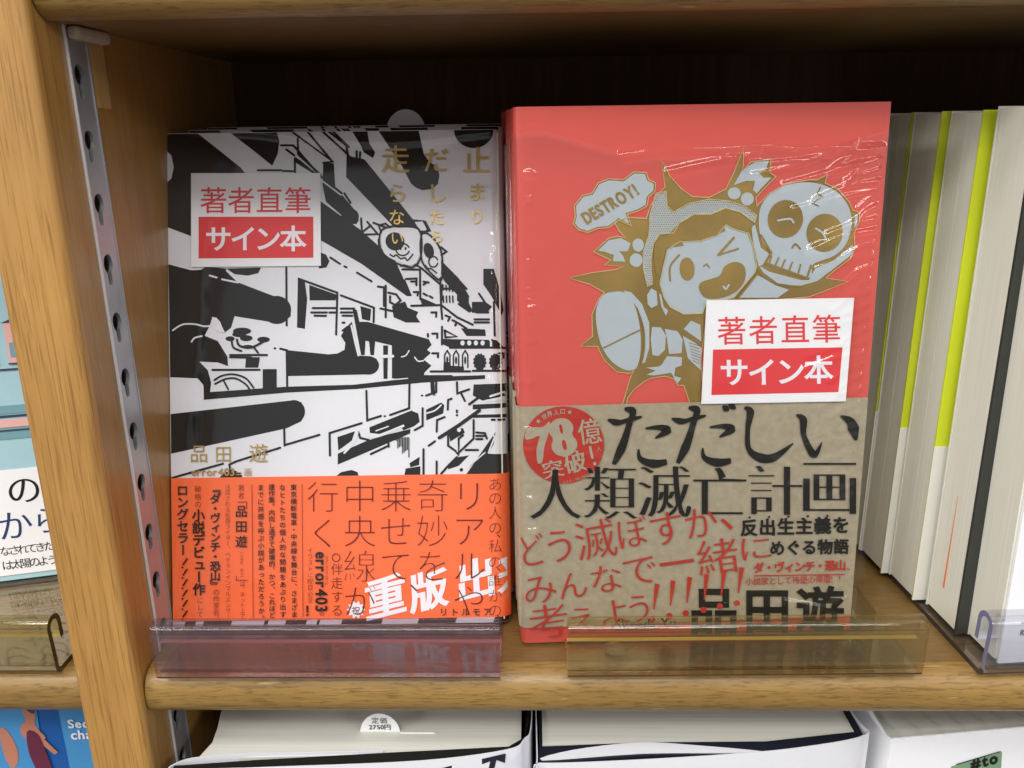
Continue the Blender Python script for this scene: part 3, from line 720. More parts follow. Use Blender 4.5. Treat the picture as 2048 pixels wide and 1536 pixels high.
t.col('は、ネット上で', 320+474/2.844, K(0, 800)[1], K(0, 1012)[1], 11.5, -.012, -.012); t.col('注目される仮面ライター、ベテランインフルエンサー', 320+390/2.844, K(0, 250)[1], K(0, 1015)[1], 11.5, -.014, -.014, 1)
t.col('の作家名。', 320+325/2.844, K(0, 842)[1], K(0, 1035)[1], 14, -.01, -.01); t.col('破格の', 320+222/2.844, K(0, 255)[1], K(0, 385)[1], 14.5, -.01, -.01); t.col('にして', 320+234/2.844, K(0, 888)[1], K(0, 1008)[1], 13.5, -.01, -.01)
t.line([K(812, 250), K(818, 1003)], 1.1); t.line([K(528, 253), K(535, 1008)], 1.1)
t.line([K(448, 352), K(498, 350), K(499, 390)], 1.3); t.line([K(438, 770), K(440, 795), K(500, 794)], 1.3)
lf.put('thin_lettering', t, M['ink_brown'], bnd, BL+.00012)
t = Ink()
for x, s, d in [(764, '東京横断電車・中央線を舞台に、さまざま', 1.5), (701, 'なヒトたちの個人的な問題をあぶり出す', 1), (640, '連作集。内向し過ぎて破壊的、かつ、これほど', 1), (578, 'までに共感を呼ぶ小説があっただろうか。', 1.5)]:
    t.col(s, 320+x/2.844, K(0, 248)[1], K(0, 1010 if x != 578 else 1030)[1], 13.2, .012, .012, d)
t.col('品田遊', 320+468/2.844, K(0, 360)[1], K(0, 618)[1], 25, .012, .01)
t.col('『ダ・ヴィンチ・恐山』', 320+320/2.844, K(0, 250)[1], K(0, 850)[1], 25, .022, .02); t.col('小説デビュー作', 320+225/2.844, K(0, 390)[1], K(0, 880)[1], 26, .022, .02, 1.5)
t.col('ロングセラー', 320+135/2.844, K(0, 250)[1], K(0, 655)[1], 24, .02, .02, 1)
for i in range(6): t.line([K(160, 672+i*59), K(138, 705+i*59)], 3.0); t.ell(*K(134, 721+i*59), 1.9, 1.9)
e = Ink(); e.latin('error403', 0, 0, 119, ax=.028, ay=.02, h=1.15); x0, y0 = K(890, 634)
t.add([(x0-q[1]*-1*-1, y0+q[0]) for q in e.v], e.f)
t.ch('！', *K(861, 968), 26, .03, .02); t.row('リトルモア', K(1585, 0)[0], K(0, 978)[1], K(1895, 0)[0], K(0, 976)[1], 17, .012, .012)
lf.put('bold_lettering', t, M['ink_flat'], bnd, BL+.00024)
# under the band the jacket drawing shows again as a sliver
u = Ink()
for a, b in ((140, 200), (245, 405), (590, 612), (712, 830), (890, 905), (1030, 1260), (1465, 1680), (1895, 1990)): u.poly([K(a+12, 1010), K(b+12, 1010), K(b-8, 1075), K(a-8, 1075)])
lf.put('drawing_foot', u, M['ink'], jl, .00008, clip=(.0001, .004))
# slip announcing a signed copy
def slip(face, parent, quad, hd, rc, wt, lift, label, mat='paper'):
    p = Ink(); n = 14; (ax_, ay_), (bx, by), (cx, cy), (dx, dy) = quad
    o = face.put('signed_copy_slip', Ink().poly(quad), M[mat], parent, lift, label=label)
    r_ = Ink(); r_.poly(rc)
    for c, x, y, s_ in hd: r_.ch(c, x, y, s_, .004, .004, math.degrees(math.atan2(by-ay_, bx-ax_)))
    face.put('red_print', r_, M['slip_red'], o, lift+.00006)
    q = Ink()
    for c, x, y, s_ in wt: q.ch(c, x, y, s_, .022, .018, math.degrees(math.atan2(by-ay_, bx-ax_)))
    face.put('white_lettering', q, M['white_ink'], o, lift+.00014)
    return o
slip(lf, lb, [(384, 348), (642, 348), (643, 533), (384, 535)],
     [(c, A(310+x, 516)[0], 402, 56) for c, x in zip('著者直筆', (0, 157, 317, 478))],
     [(399, 435), (628, 435), (628, 517), (399, 518)],
     [(c, A(x, 0)[0], A(0, 735)[1], 54) for c, x in zip('サイン本', (338, 480, 618, 762))], .00075, 'white slip with red print on the black and white cover')
# cling film on the left book
ridg = []
rs = random.Random(3)
ridg.append(([(392, 264), (470, 262), (540, 272), (620, 285), (700, 287), (780, 290), (860, 285), (930, 274), (1000, 268)], .0011, .0009))
ridg.append(([(450, 272), (520, 270), (580, 277), (640, 276)], .0008, .0007))
for x in (982, 991, 1000, 1008): ridg.append(([(x-8+rs.random()*6, 380), (x-4, 600), (x, 800), (x+3, 1200)], .0007, .0005))
for i in range(26):
    x = 975+rs.random()*35; y = 450+rs.random()*750; ridg.append(([(x, y), (x+rs.random()*14-7, y+20+rs.random()*40)], .0006, .0005))
film_sheet('shrink_film', lf, lb, lambda s: LH+.0006, ridg, .0016, seed=2, amp=.00010)

# copies standing behind the left book
for i, (dx, dy, dz) in enumerate([(.0012, .0190, .0012), (.0020, .0382, .0022)]):
    c = empty('book', ['copy of the black and white paperback directly behind the foremost one', 'rearmost copy of the black and white paperback, only its top showing'][i], 'book',
              (lb.location.x+dx, lb.location.y+dy, lb.location.z+dz), (R(-16.82), 0, R(1.352)), 'copies standing behind the black and white book')
    for ch in list(lb.children):
        n_ = ch.name.split('.')[0]
        if n_ in ('jacket', 'page_block', 'paper_band'):
            cc = ch.copy(); C.objects.link(cc); cc.parent = c
            if n_ == 'jacket':
                dd = drawing.copy(); C.objects.link(dd); dd.parent = cc
    if i == 1:
        pts = [(.083+.0085*math.cos(a), LH-.0012+.0098*math.sin(a)) for a in np.linspace(0, math.pi, 20)]
        me_pts = [(p[0], p[1]) for p in pts]
        n = len(pts); vs = [(p[0], .006, p[1]) for p in pts]+[(p[0], .0063, p[1]) for p in pts]
        mesh('price_slip', vs, [tuple(range(n)), tuple(range(2*n-1, n-1, -1))]+[(j, (j+1) % n, n+(j+1) % n, n+j) for j in range(n)], M['paper'], c)
        # thin loose leaf edges standing proud
        box('leaf', (.030, .0082, LH-.002), (.098, .0084, LH+.0012), M['paper'], c)
lb['group'] = 'copies of the black and white paperback'

# ------------------------------------------------------------------ RIGHT BOOK
RW, RH, RD = .122, .1877, .0158
rf = Face([(1026, 216), (1782, 205), (1698, 1263), (1043, 1288)], RW, RH, 'L', .0026)
rb = empty('book', 'red paperback with gold foil cartoon, skull and kraft paper band, foremost copy', 'book', (-.0038, .0183, .0009), (R(-3.894), R(-.08), R(3.554)))
book_body(rb, RW, RH, RD, M['red'], 'L', .0026)
jr = [c for c in rb.children if c.name.startswith('jacket')][0]
def P4(x, y): return (1000+x/2.4, 180+y/2.4)
def P5(x, y): return (1000+x/2.56, 780+y/2.56)
def PP(*p): return [P4(*q) for q in p]
def PQ(*p): return [P5(*q) for q in p]
# gold burst and gold outlines
g = Ink()
def spike(a, tip, b, c1=.5):
    return [a, tip, b]
burst = PP((772, 338), (815, 420), (870, 480), (920, 515), (1000, 520), (1080, 480), (1120, 400), (1165, 285), (1165, 360), (1160, 395), (1200, 350), (1298, 335), (1292, 400), (1320, 420), (1262, 480), (1225, 520), (1230, 560),
            (1290, 500), (1370, 455), (1480, 435), (1520, 435), (1568, 408), (1556, 450), (1620, 480), (1672, 540), (1690, 580), (1722, 590), (1720, 640), (1695, 690), (1700, 760), (1680, 810), (1600, 870), (1560, 905), (1665, 922), (1560, 965), (1480, 995), (1300, 1010), (1000, 1010), (960, 1300), (975, 1480), (985, 1536),
            (920, 1536), (880, 1420), (850, 1418), (835, 1390), (790, 1375), (720, 1385), (690, 1400), (640, 1440), (610, 1480), (600, 1536), (580, 1530), (625, 1380), (640, 1350), (620, 1362), (560, 1355), (500, 1300), (465, 1232), (385, 1232), (442, 1185), (440, 1080), (470, 1010), (500, 975), (430, 935), (330, 905), (440, 880), (555, 865), (590, 850), (500, 842), (530, 820), (448, 780), (520, 715), (560, 705), (600, 712), (570, 680), (548, 640), (600, 615), (700, 620), (720, 560), (760, 500), (790, 470))
g.poly(burst)
cloud = PP((360, 610), (355, 560), (395, 510), (440, 500), (470, 450), (520, 430), (590, 435), (640, 398), (700, 400), (712, 435), (745, 450), (742, 490), (710, 520), (705, 560), (660, 585), (610, 600), (628, 655), (570, 628), (520, 665), (470, 668), (420, 688), (375, 675), (350, 645))
g.poly(cloud)
gold = rf.put('gold_burst', g, M['gold_dull'], jr, .00008, step=2e-6)
w = Ink()
def shrink(pts, d):
    p = np.array(pts); q = np.roll(p, -1, 0); A_ = np.sum(p[:, 0]*q[:, 1]-q[:, 0]*p[:, 1]); sg = 1 if A_ > 0 else -1
    d0 = p-np.roll(p, 1, 0); d1 = q-p; n0 = np.stack([d0[:, 1], -d0[:, 0]], 1); n1 = np.stack([d1[:, 1], -d1[:, 0]], 1)
    n0 /= np.linalg.norm(n0, axis=1)[:, None]+1e-9; n1 /= np.linalg.norm(n1, axis=1)[:, None]+1e-9
    n = (n0+n1)/np.maximum(1+np.sum(n0*n1, 1), .5)[:, None]; return [tuple(x) for x in p-sg*n*d]
w.poly(shrink(cloud, 3.2))
# hood
hood = [(745, 500), (795, 490), (800, 560), (830, 590), (900, 550), (1000, 528), (1090, 535), (1170, 560), (1228, 605), (1220, 640), (1150, 590), (1080, 570), (1010, 600), (930, 600), (860, 640), (830, 690), (765, 695), (735, 740), (722, 820), (730, 935), (705, 945), (685, 860), (685, 780), (712, 700), (718, 600)]
w.poly(PP(*hood))
face_ = [(860, 730), (960, 728), (1040, 700), (1080, 650), (1120, 670), (1190, 690), (1215, 760), (1230, 850), (1220, 880), (1160, 950), (1120, 998), (985, 1030), (970, 1075), (880, 1078), (815, 1045), (785, 1000), (765, 930), (780, 860), (800, 770)]
w.poly(PP(*face_))
w.poly(PP((1205, 660), (1222, 650), (1250, 760), (1290, 790), (1262, 840), (1240, 850), (1215, 760)))
# skull
w.poly(smooth_pts(PP((1240, 620), (1262, 540), (1330, 475), (1420, 450), (1520, 452), (1610, 490), (1668, 560), (1685, 640), (1660, 740), (1600, 800), (1500, 840), (1480, 905), (1300, 850), (1275, 830), (1300, 790), (1252, 720)), 4, True))
w.poly(PP((1700, 600), (1715, 605), (1712, 650), (1698, 670))); w.poly(PP((1510, 860), (1600, 820), (1690, 745), (1690, 790), (1600, 860), (1520, 920), (1430, 945), (1330, 930), (1262, 880), (1240, 845), (1290, 875), (1440, 915), (1480, 915)))
w.poly(PP((1145, 1000), (1225, 890), (1262, 905), (1320, 940), (1385, 962), (1330, 1000)))
# bows and berries
w.poly(PP((1120, 460), (1160, 390), (1225, 348), (1290, 342), (1270, 390), (1240, 400), (1262, 425), (1300, 425), (1230, 500), (1212, 485), (1222, 440), (1180, 440)))
w.ell(*P4(1122, 500), 13, 12); w.ell(*P4(1185, 527), 13, 13)
w.poly(PP((468, 775), (520, 725), (580, 715), (625, 740), (612, 778), (570, 778), (590, 800), (600, 828), (540, 825), (545, 795), (500, 780)))
w.ell(*P4(662, 748), 11.5, 13); w.ell(*P4(652, 820), 13, 13.5)
# boot, legs, hand, skirt
w.poly(smooth_pts(PP((460, 1060), (490, 990), (560, 970), (610, 985), (650, 1050), (672, 1160), (672, 1270), (650, 1340), (600, 1345), (540, 1310), (490, 1240), (465, 1150)), 4, True))
w.poly(PP((590, 965), (630, 975), (680, 1030), (715, 1120), (715, 1240), (695, 1310), (675, 1318), (690, 1240), (688, 1140), (660, 1050)))
w.poly(PP((728, 1140), (770, 1142), (795, 1180), (790, 1250), (760, 1280), (730, 1275), (722, 1200))); w.poly(PP((790, 1150), (850, 1160), (875, 1200), (870, 1265), (810, 1270), (800, 1200)))
w.poly(PP((775, 1320), (800, 1280), (872, 1285), (870, 1325), (840, 1335), (835, 1375), (870, 1385), (850, 1412), (820, 1360), (740, 1372), (700, 1370), (745, 1350), (700, 1335), (760, 1330)))
w.poly(PP((875, 1180), (940, 1220), (965, 1240), (965, 1350), (900, 1290))); w.poly(PP((705, 985), (725, 955), (750, 970), (755, 1035), (725, 1050), (707, 1030))); w.poly(PP((880, 1150), (915, 1110), (960, 1130), (965, 1210)))
w.poly(PP((762, 980), (772, 985), (785, 1045), (805, 1060), (795, 1088), (772, 1040)))
rf.put('pale_figure', w, M['foil_grey'], jr, .00026, step=2e-6)
g = Ink(); G = lambda pts, ww=3, kk=0, cl=False: g.line(PP(*pts), ww, kk, cl)
g.ell(*P4(1367, 622), 35, 38, 15); g.ell(*P4(1555, 688), 36, 38, 20); g.ell(*P4(896, 862), 15, 23, -3)
g.poly(smooth_pts(PP((955, 960), (965, 925), (1050, 895), (1075, 850), (1125, 828), (1170, 850), (1172, 915), (1130, 970), (1060, 1000), (985, 1000)), 4, True))
g.poly(PP((815, 690), (860, 640), (930, 598), (1010, 600), (1080, 570), (1150, 600), (1215, 650), (1190, 685), (1120, 665), (1072, 645), (1078, 680), (960, 728), (866, 722), (880, 750), (795, 760), (760, 900), (745, 880), (735, 790), (745, 730)))
G([(1045, 795), (1120, 712)], 4.4, 0); G([(1045, 795), (1140, 765)], 3.4); G([(815, 918), (815, 850), (858, 795)], 3.5, 5); G([(975, 848), (990, 838), (1003, 855)], 2.6)
G([(1400, 760), (1415, 742), (1438, 765)], 3.5, 4)
G([(1250, 700), (1300, 785), (1272, 832), (1470, 905), (1490, 845)], 4)
for a, b in (((1335, 808), (1318, 845)), ((1365, 818), (1348, 858)), ((1400, 830), (1385, 868)), ((1440, 840), (1428, 885)), ((1300, 800), (1290, 835))): G([a, b], 3)
G([(1535, 470), (1520, 500), (1545, 515), (1495, 545), (1525, 560)], 2.4); G([(495, 1240), (668, 1155)], 2.6); G([(1140, 1000), (1235, 880)], 4)
G([(660, 1060), (688, 1150), (690, 1250), (675, 1320)], 2.6, 4); G([(1190, 690), (1215, 760), (1232, 850), (1262, 895), (1330, 935), (1440, 945)], 3, 4); G([(880, 1180), (965, 1225)], 2)
for i in range(7): G([(905+i*3, 1215+i*14), (955, 1230+i*14)], .9)
g.row('DESTROY!', P4(410, 0)[0], P4(0, 622)[1], P4(690, 0)[0], P4(0, 455)[1], 30, .035, .02, rot=-30, sh=.1) if False else None
e = Ink(); e.latin('DESTROY!', 0, 0, 122, h=1.45, ax=.045, ay=.03); a = R(-30); x0, y0 = P4(415, 648)
g.add([(x0+q[0]*math.cos(a)-(q[1]-.15*abs(q[1]))*math.sin(a), y0+q[0]*math.sin(a)+q[1]*math.cos(a)) for q in e.v], e.f)
hp = [P4(*q) for q in hood]
def inside(x, y, P_):
    c = False
    for (x0, y0), (x1, y1) in zip(P_, P_[1:]+P_[:1]):
        if (y0 > y) != (y1 > y) and x < (x1-x0)*(y-y0)/(y1-y0)+x0: c = not c
    return c
for j in range(60):
    for i in range(90):
        x = 1280+i*4.6+(j % 2)*2.3; y = 380+j*4.4
        if inside(x, y, hp) and inside(x+1, y+3, hp) and inside(x-2, y, hp): g.poly([(x-1.2, y-.7), (x+1.2, y-.7), (x+1.2, y+.7), (x-1.2, y+.7)])
rim = Ink()
for pl in (burst, cloud, PP(*hood), PP(*face_)): rim.line(pl, 1.5, 0, True)
rf.put('gold_rim', rim, M['gold_bright'], jr, .00052, step=2e-6)
rf.put('gold_line_work', g, M['gold_dull'], jr, .00044, step=2e-6)
e = Ink()
for pts in ([(1330, 630), (1388, 622), (1405, 640)], [(1512, 668), (1545, 690), (1560, 718)], [(1070, 945), (1080, 958), (1095, 938)]): e.line(PP(*pts), 4, 4)
rf.put('eye_glints', e, M['foil_grey'], jr, .00062)
# kraft band
bt = rf.st(1300, 807)[1]; bb2 = .0065
kb = sheet('paper_band', band_path(rf, RD, 'L', .00075), .0002, bb2, bt, M['kraft'], rb, side=-1)
KL = .00108
t = Ink(); t.ell(*P5(323, 280), 207/2.56, 197/2.56, n=48); rf.put('red_roundel', t, M['ink_red'], kb, KL)
t = Ink()
t.poly(PQ((130, 215), (150, 190), (215, 188), (252, 160), (248, 215), (225, 290), (215, 365), (190, 370), (185, 300), (200, 235), (160, 248), (128, 250)), 3)
t.fit('8', (P5(252, 0)[0], P5(0, 142)[1], P5(385, 0)[0], P5(0, 338)[1]), .07, .01, -12)
t.fit('億', (P5(395, 0)[0], P5(0, 145)[1], P5(515, 0)[0], P5(0, 275)[1]), .014, .004, -8)
for c, x, y, r_ in (('★', 195, 158, -40), ('世', 225, 135, -28), ('界', 252, 122, -14), ('人', 285, 114, -4), ('口', 318, 108, 4), ('★', 355, 112, 12)): t.ch(c, *P5(x, y), 11.5, .02, .02, r_)
t.ch('人', *P5(503, 298), 10, .01, .01, -5); t.ch('突', *P5(268, 402), 44, .026, .004, -12, sx=1, sy=.85); t.ch('破', *P5(382, 366), 46, .026, .004, -14); t.line(PQ((458, 290), (470, 345)), 5); t.ell(*P5(482, 375), 3.5, 3.5)
t.row('（2021年5月現在）', *P5(310, 475), *P5(470, 430), 7, rot=-14)
rf.put('roundel_lettering', t, M['kraft_ink'], kb, KL+.00014)
t = Ink()
# black title: brush strokes of varying weight for the four kana, high-contrast kanji below
def brush(pts, ws, k_=6):
    p = np.array(smooth_pts([P5(*q) for q in pts], k_)); wv = np.interp(np.linspace(0, 1, len(p)), np.linspace(0, 1, len(ws)), ws)/2.56*1.32
    d = np.gradient(p, axis=0); d /= np.linalg.norm(d, axis=1)[:, None]; n = np.stack([-d[:, 1], d[:, 0]], 1)
    Lp = p+n*wv[:, None]/2; Rp = p-n*wv[:, None]/2; m = len(p)
    t.add([tuple(q) for q in Lp]+[tuple(q) for q in Rp], [(i, i+1, m+i+1, m+i) for i in range(m-1)])
def ta(ox, oy):
    brush([(548+ox, 150+oy), (600+ox, 165+oy), (660+ox, 150+oy), (722+ox, 135+oy)], [6, 26, 16, 18, 6]); brush([(634+ox, 95+oy), (676+ox, 108+oy), (662+ox, 160+oy), (625+ox, 280+oy), (578+ox, 378+oy)], [10, 30, 22, 24, 34, 14])
    brush([(740+ox, 195+oy), (810+ox, 190+oy), (852+ox, 205+oy), (790+ox, 245+oy)], [6, 20, 34, 4]); brush([(705+ox, 300+oy), (715+ox, 350+oy), (780+ox, 375+oy), (850+ox, 365+oy)], [5, 20, 34, 20])
ta(0, 0); ta(327, -6)
brush([(1135, 80), (1165, 105)], [8, 26, 6]); brush([(1165, 68), (1200, 95)], [8, 26, 6])
brush([(1245, 88), (1275, 110), (1262, 200), (1268, 300), (1330, 345), (1400, 340), (1495, 270)], [8, 30, 18, 20, 36, 30, 4], 8)
brush([(1510, 125), (1545, 150), (1548, 230), (1590, 320), (1612, 322), (1640, 265)], [6, 30, 20, 28, 20, 3]); brush([(1735, 130), (1790, 165), (1815, 255)], [4, 26, 44, 8])
for c, b in [('人', (150, 405, 415, 655)), ('類', (425, 390, 700, 655)), ('滅', (702, 388, 975, 645)), ('亡', (985, 395, 1255, 632)), ('計', (1265, 385, 1540, 635)), ('画', (1545, 370, 1815, 630))]:
    x0, y0 = P5(b[0], b[1]); x1, y1 = P5(b[2], b[3]); t.fit(c, (x0, y0, x1, y1), .014, -.020)
t.row('反出生主義を', *P5(1222, 702), *P5(1785, 685), 35, .034, .03)
for i in range(5): t.ell(*P5(1272+i*99, 648-i*2), 2.2, 2.2)
t.row('めぐる物語', *P5(1372, 805), *P5(1780, 795), 31, .034, .03)
for c, b in [('品', (975, 1012, 1205, 1245)), ('田', (1255, 1020, 1468, 1238)), ('遊', (1508, 995, 1758, 1235))]:
    x0, y0 = P5(b[0], b[1]); x1, y1 = P5(b[2], b[3]); t.fit(c, (x0, y0, x1, y1), .028, .028)
t.latin('Shinada Yu', *P5(588, 1222), 120, -2, 1.1, .01, .01)
rf.put('black_lettering', t, M['ink_flat'], kb, KL+.00014)
t = Ink()
for c, b, r_ in [('ど', (108, 735, 228, 890), -12), ('う', (245, 715, 358, 872), -12), ('滅', (385, 662, 588, 858), -10), ('ぼ', (600, 648, 752, 798), -10), ('す', (770, 622, 930, 785), -10), ('か', (945, 600, 1105, 745), -10), ('、', (1125, 650, 1185, 712), -6),
              ('み', (122, 950, 285, 1085), -10), ('ん', (300, 930, 440, 1058), -8), ('な', (465, 892, 618, 1028), -8), ('で', (630, 855, 795, 985), -8), ('一', (812, 870, 988, 886), -8), ('緒', (1005, 758, 1212, 935), -8), ('に', (1230, 750, 1380, 860), -6),
              ('考', (145, 1092, 345, 1262), -8), ('え', (350, 1108, 495, 1232), -8), ('よ', (518, 1070, 648, 1205), -8), ('う', (660, 1045, 755, 1178), -10)]:
    x0, y0 = P5(b[0], b[1]); x1, y1 = P5(b[2], b[3]); t.fit(c, (x0, y0, x1, y1), -.004, -.012, r_)
for xa, ya, xb, yb in ((800, 985, 775, 1170), (882, 968, 862, 1150), (966, 950, 946, 1136), (1052, 935, 1036, 1120), (1142, 915, 1120, 1100), (1232, 900, 1206, 1085)):
    dx, dy = xb-xa, yb-ya; t.poly(PQ((xa-12, ya), (xa+12, ya+4), (xa+dx*.72+3, ya+dy*.72), (xa+dx*.72-3, ya+dy*.72))); t.ell(*P5(xb, yb), 6.2, 6)
t.row('ダ・ヴィンチ・恐山', *P5(1292, 905), *P5(1762, 890), 22, .034, .03); t.ch('、', *P5(1790, 895), 20); t.line(PQ((1295, 945), (1755, 938)), 2); t.row('小説家として待望の帰還!!', *P5(1250, 975), *P5(1765, 958), 16, .006, .006)
rf.put('red_lettering', t, M['ink_red'], kb, KL+.00026)
q = PP((985, 1010), (1690, 998), (1650, 1492), (960, 1505))
slip(rf, rb, q, [(c, *P4(x, y), 60) for c, x, y in (('著', 1105, 1155), ('者', 1256, 1152), ('直', 1408, 1148), ('筆', 1558, 1145))],
     PP((1016, 1245), (1634, 1234), (1615, 1448), (1008, 1462)), [(c, *P4(x, y), 59) for c, x, y in (('サ', 1117, 1352), ('イ', 1250, 1352), ('ン', 1385, 1348), ('本', 1520, 1340))], .00150, 'white slip with red print on the red cover')
# cling film on the red book
ridg = []
ridg.append(([(1240, 312), (1320, 302), (1420, 298), (1500, 294), (1560, 302), (1640, 296), (1740, 305)], .0012, .0016))
ridg.append(([(1340, 300), (1430, 305), (1530, 290), (1600, 300), (1700, 290), (1760, 300)], .0009, .0010))
ridg.append(([(1440, 312), (1520, 330), (1610, 320), (1760, 262)], .0009, .0009))
rs = random.Random(11)
for i in range(30):
    y = 300+i*24+rs.random()*8; L_ = 40+rs.random()*90; x1 = 1766-(y-205)*.09; ridg.append(([(x1-L_, y+14+rs.random()*16), (x1-L_*.5, y+2), (x1-2, y-8)], .0008+.0004*rs.random(), (.00040+.00045*rs.random())*(1.9 if y < 480 else .8)))
for i in range(34):
    y = 330+rs.random()*900; x = 1046+rs.random()*10; ridg.append(([(x, y), (x+6+rs.random()*12, y+rs.random()*4-2)], .0006, .00042))
for i in range(10):
    x = 1100+rs.random()*560; y = 850+rs.random()*380; ridg.append(([(x, y), (x+20+rs.random()*50, y+rs.random()*24-4)], .0009, .0003))
ridg.append(([(1560, 1195), (1640, 1210), (1685, 1190)], .0009, .0008))
for pts in ([(1330, 345), (1420, 325), (1510, 308)], [(1500, 352), (1600, 330), (1690, 300)], [(1560, 372), (1640, 350), (1745, 318)], [(1660, 340), (1710, 332), (1700, 345)], [(1580, 420), (1660, 400), (1745, 380)]): ridg.append((pts, .0010, .0011))
xa = np.array([1026, 1080, 1180, 1240, 1340, 1500, 1640, 1780]); ya = np.array([270, 262, 290, 305, 302, 290, 296, 262])
stt = [rf.st(x, y) for x, y in zip(xa, ya)]; sx = [s[0] for s in stt]; sz = [s[1] for s in stt]
film_sheet('shrink_film', rf, rb, lambda s: float(np.interp(s, sx, sz)), ridg, .0022, extra=lambda t_: .0036*max(0, min(1, (.075-t_)/.05)), seed=5, nx=250, nz=360)
rb['group'] = 'copies of the red paperback'
names = ['second copy of the red paperback, next behind the foremost', 'third copy of the red paperback from the front', 'fourth copy of the red paperback from the front', 'rearmost copy of the red paperback in its row']
for i in range(4):
    c = empty('book', names[i], 'book', (rb.location.x-.0014*(i+1)-.0004*(i % 2), rb.location.y+.0178*(i+1), .0009), (R(-3.894), 0, R(3.554)), 'copies of the red paperback')
    for ch in list(rb.children):
        n_ = ch.name.split('.')[0]
        if n_ in ('jacket', 'page_block', 'paper_band'):
            cc = ch.copy(); C.objects.link(cc); cc.parent = c
    D_ = [(-.0002, .001), (-.0007, .003), (-.0006, .008), (-.0008, .013), (-.0003, RD)]
    sheet('shrink_film', smooth_pts(D_, 4), .0001, 0, RH-.010-.002*i, M['film'], c, side=1)

# ------------------------------------------------------------------ LIME-EDGED STACK AT THE RIGHT
SR = R(4.2)
stack = [(.1493, .0447, 'green'), (.1454, .0655, 'green'), (.1438, .0860, 'green'), (.1425, .1065, 'green'), (.1405, .1275, 'green')]
lab = ['foremost of the lime and grey covered books, behind the charcoal one', 'second lime covered book from the front of the right hand row', 'third lime covered book from the front of the right hand row', 'fourth lime covered book from the front, in the red book\'s shade', 'rearmost lime covered book of the right hand row']
proto = None
BH = .1825; BD = .0196
for i, (x, y, c_) in enumerate(stack):
    r_ = empty('book', lab[i], 'book', (x, y, .0030), (0, R(.3), SR), 'lime covered books in a row at the right')
    if proto is None:
        W_b = .13
        box('page_block', (.0004, .0006, .0008), (W_b, BD-.0006, BH-.0008), M['pages_y'], r_)
        j = box('front_cover', (-.0003, -.0002, 0), (W_b, .0004, BH), M['green'], r_, label='lime front cover standing proud of the pages')
        box('lower_band', (-.0005, -.0006, 0), (W_b, -.00025, .064), M['cream'], j)
        box('jacket_flap', (.00034, BD*.49, .001), (.0006, BD*.51, BH-.001), M['pages_y'], r_)
        box('back_cover', (.0000, BD-.0004, 0), (W_b, BD, BH), M['cream'], r_)
        proto = r_
    else:
        for ch in proto.children:
            cc = ch.copy(); C.objects.link(cc); cc.parent = r_
            for g2 in ch.children: dd = g2.copy(); C.objects.link(dd); dd.parent = cc
fb = empty('book', 'thick book with charcoal cover and orange marker line on its page edge', 'book', (.1547, .0222, .0030), (0, 0, SR))
box('page_block', (.0, .0006, .0008), (.12, .0185, BH+.0005), M['pages_y'], fb)
box('front_cover', (.0, -.0008, -.0004), (.12, .0004, BH+.001), M['charcoal'], fb)
box('back_cover', (-.0004, .0188, 0), (.12, .0194, BH+.001), M['cream'], fb)
prism('orange_marker', [(.0098, .0125), (.0106, .0125), (.0098, .050)], -.0003, -.00015, M['orange_mark'], fb, axis='x')
wb = empty('book', 'white covered book at the right edge behind the clear acrylic', 'book', (.1610, .0048, .0026), (0, R(-.6), SR))
box('page_block', (-.0006, .0008, .0008), (.12, .0165, .186), M['pages_y'], wb)
wc = box('front_cover', (.0002, -.0004, -.0004), (.12, .0006, .187), M['paper'], wb)
box('back_cover', (-.0006, .0166, 0), (.12, .0169, .187), M['cream'], wb)
t = Ink(); t.latin('RPF', .0062, -.0105, .0042, ax=.03, ay=.02, h=1.2); t.latin('RPF', .0062, -.0150, .0052, h=.3)
mesh('cover_lettering', [(p[0], -.0006, -p[1]) for p in t.v], [tuple(reversed(f)) for f in t.f], M['ink_flat'], wc)

# ------------------------------------------------------------------ BOOK LEFT OF THE UPRIGHT
ll = empty('book', 'book with pale blue riverside town picture left of the upright', 'book', (-.2980, .0400, .0025), (R(-6), 0, R(15.5)))
box('page_block', (.001, .001, .001), (.124, .016, .186), M['pages_y'], ll)
jc = box('cover', (0, -.0004, 0), (.126, .0008, .188), M['sky'], ll)
F = lambda name, x0, x1, z0, z1, mt, l=.0006, par=None: box(name, (x0, -l-.0001, z0), (x1, -l+.0001, z1), M[mt], par or jc)
lbx = F('white_band', .0003, .1257, .0024, .0478, 'paper', .0008)
F_ = lambda n_, a, b, c, d, m_, l=.0006: F(n_, a, b, c-.006, d-.006, m_, l)
F_('printed_stripe', 0.0003, .1257, .0665, .0710, 'teal'); F_('printed_stripe', 0.0003, .1257, .0715, .0748, 'pink', .0008); F_('printed_stripe', 0.0003, .1257, .0755, .0765, 'slate'); F_('printed_stripe', 0.0003, .1257, .0700, .0705, 'slate', .0010); F_('printed_stripe', 0.0003, .1257, .0770, .0805, 'teal')
F_('printed_river', 0.0003, .1257, .0950, .0956, 'slate', .0010)
t = Ink(); sl = Ink(); tl = Ink()
for i, (x, w_, h_) in enumerate([(.060, .014, .014), (.078, .012, .020), (.094, .0200, .0170), (.1165, .0080, .0130)]):
    t.poly([(x, .091), (x+w_, .091), (x+w_, .091+h_), (x, .091+h_)]); sl.poly([(x-.001, .091+h_), (x+w_+.001, .091+h_), (x+w_*.6, .091+h_+.005)])
    for q in range(int(w_/.004)): tl.poly([(x+.001+q*.004, .094), (x+.003+q*.004, .094), (x+.003+q*.004, .100), (x+.001+q*.004, .100)])
    sl.line([(x, .0915), (x+w_, .0915)], .0006)
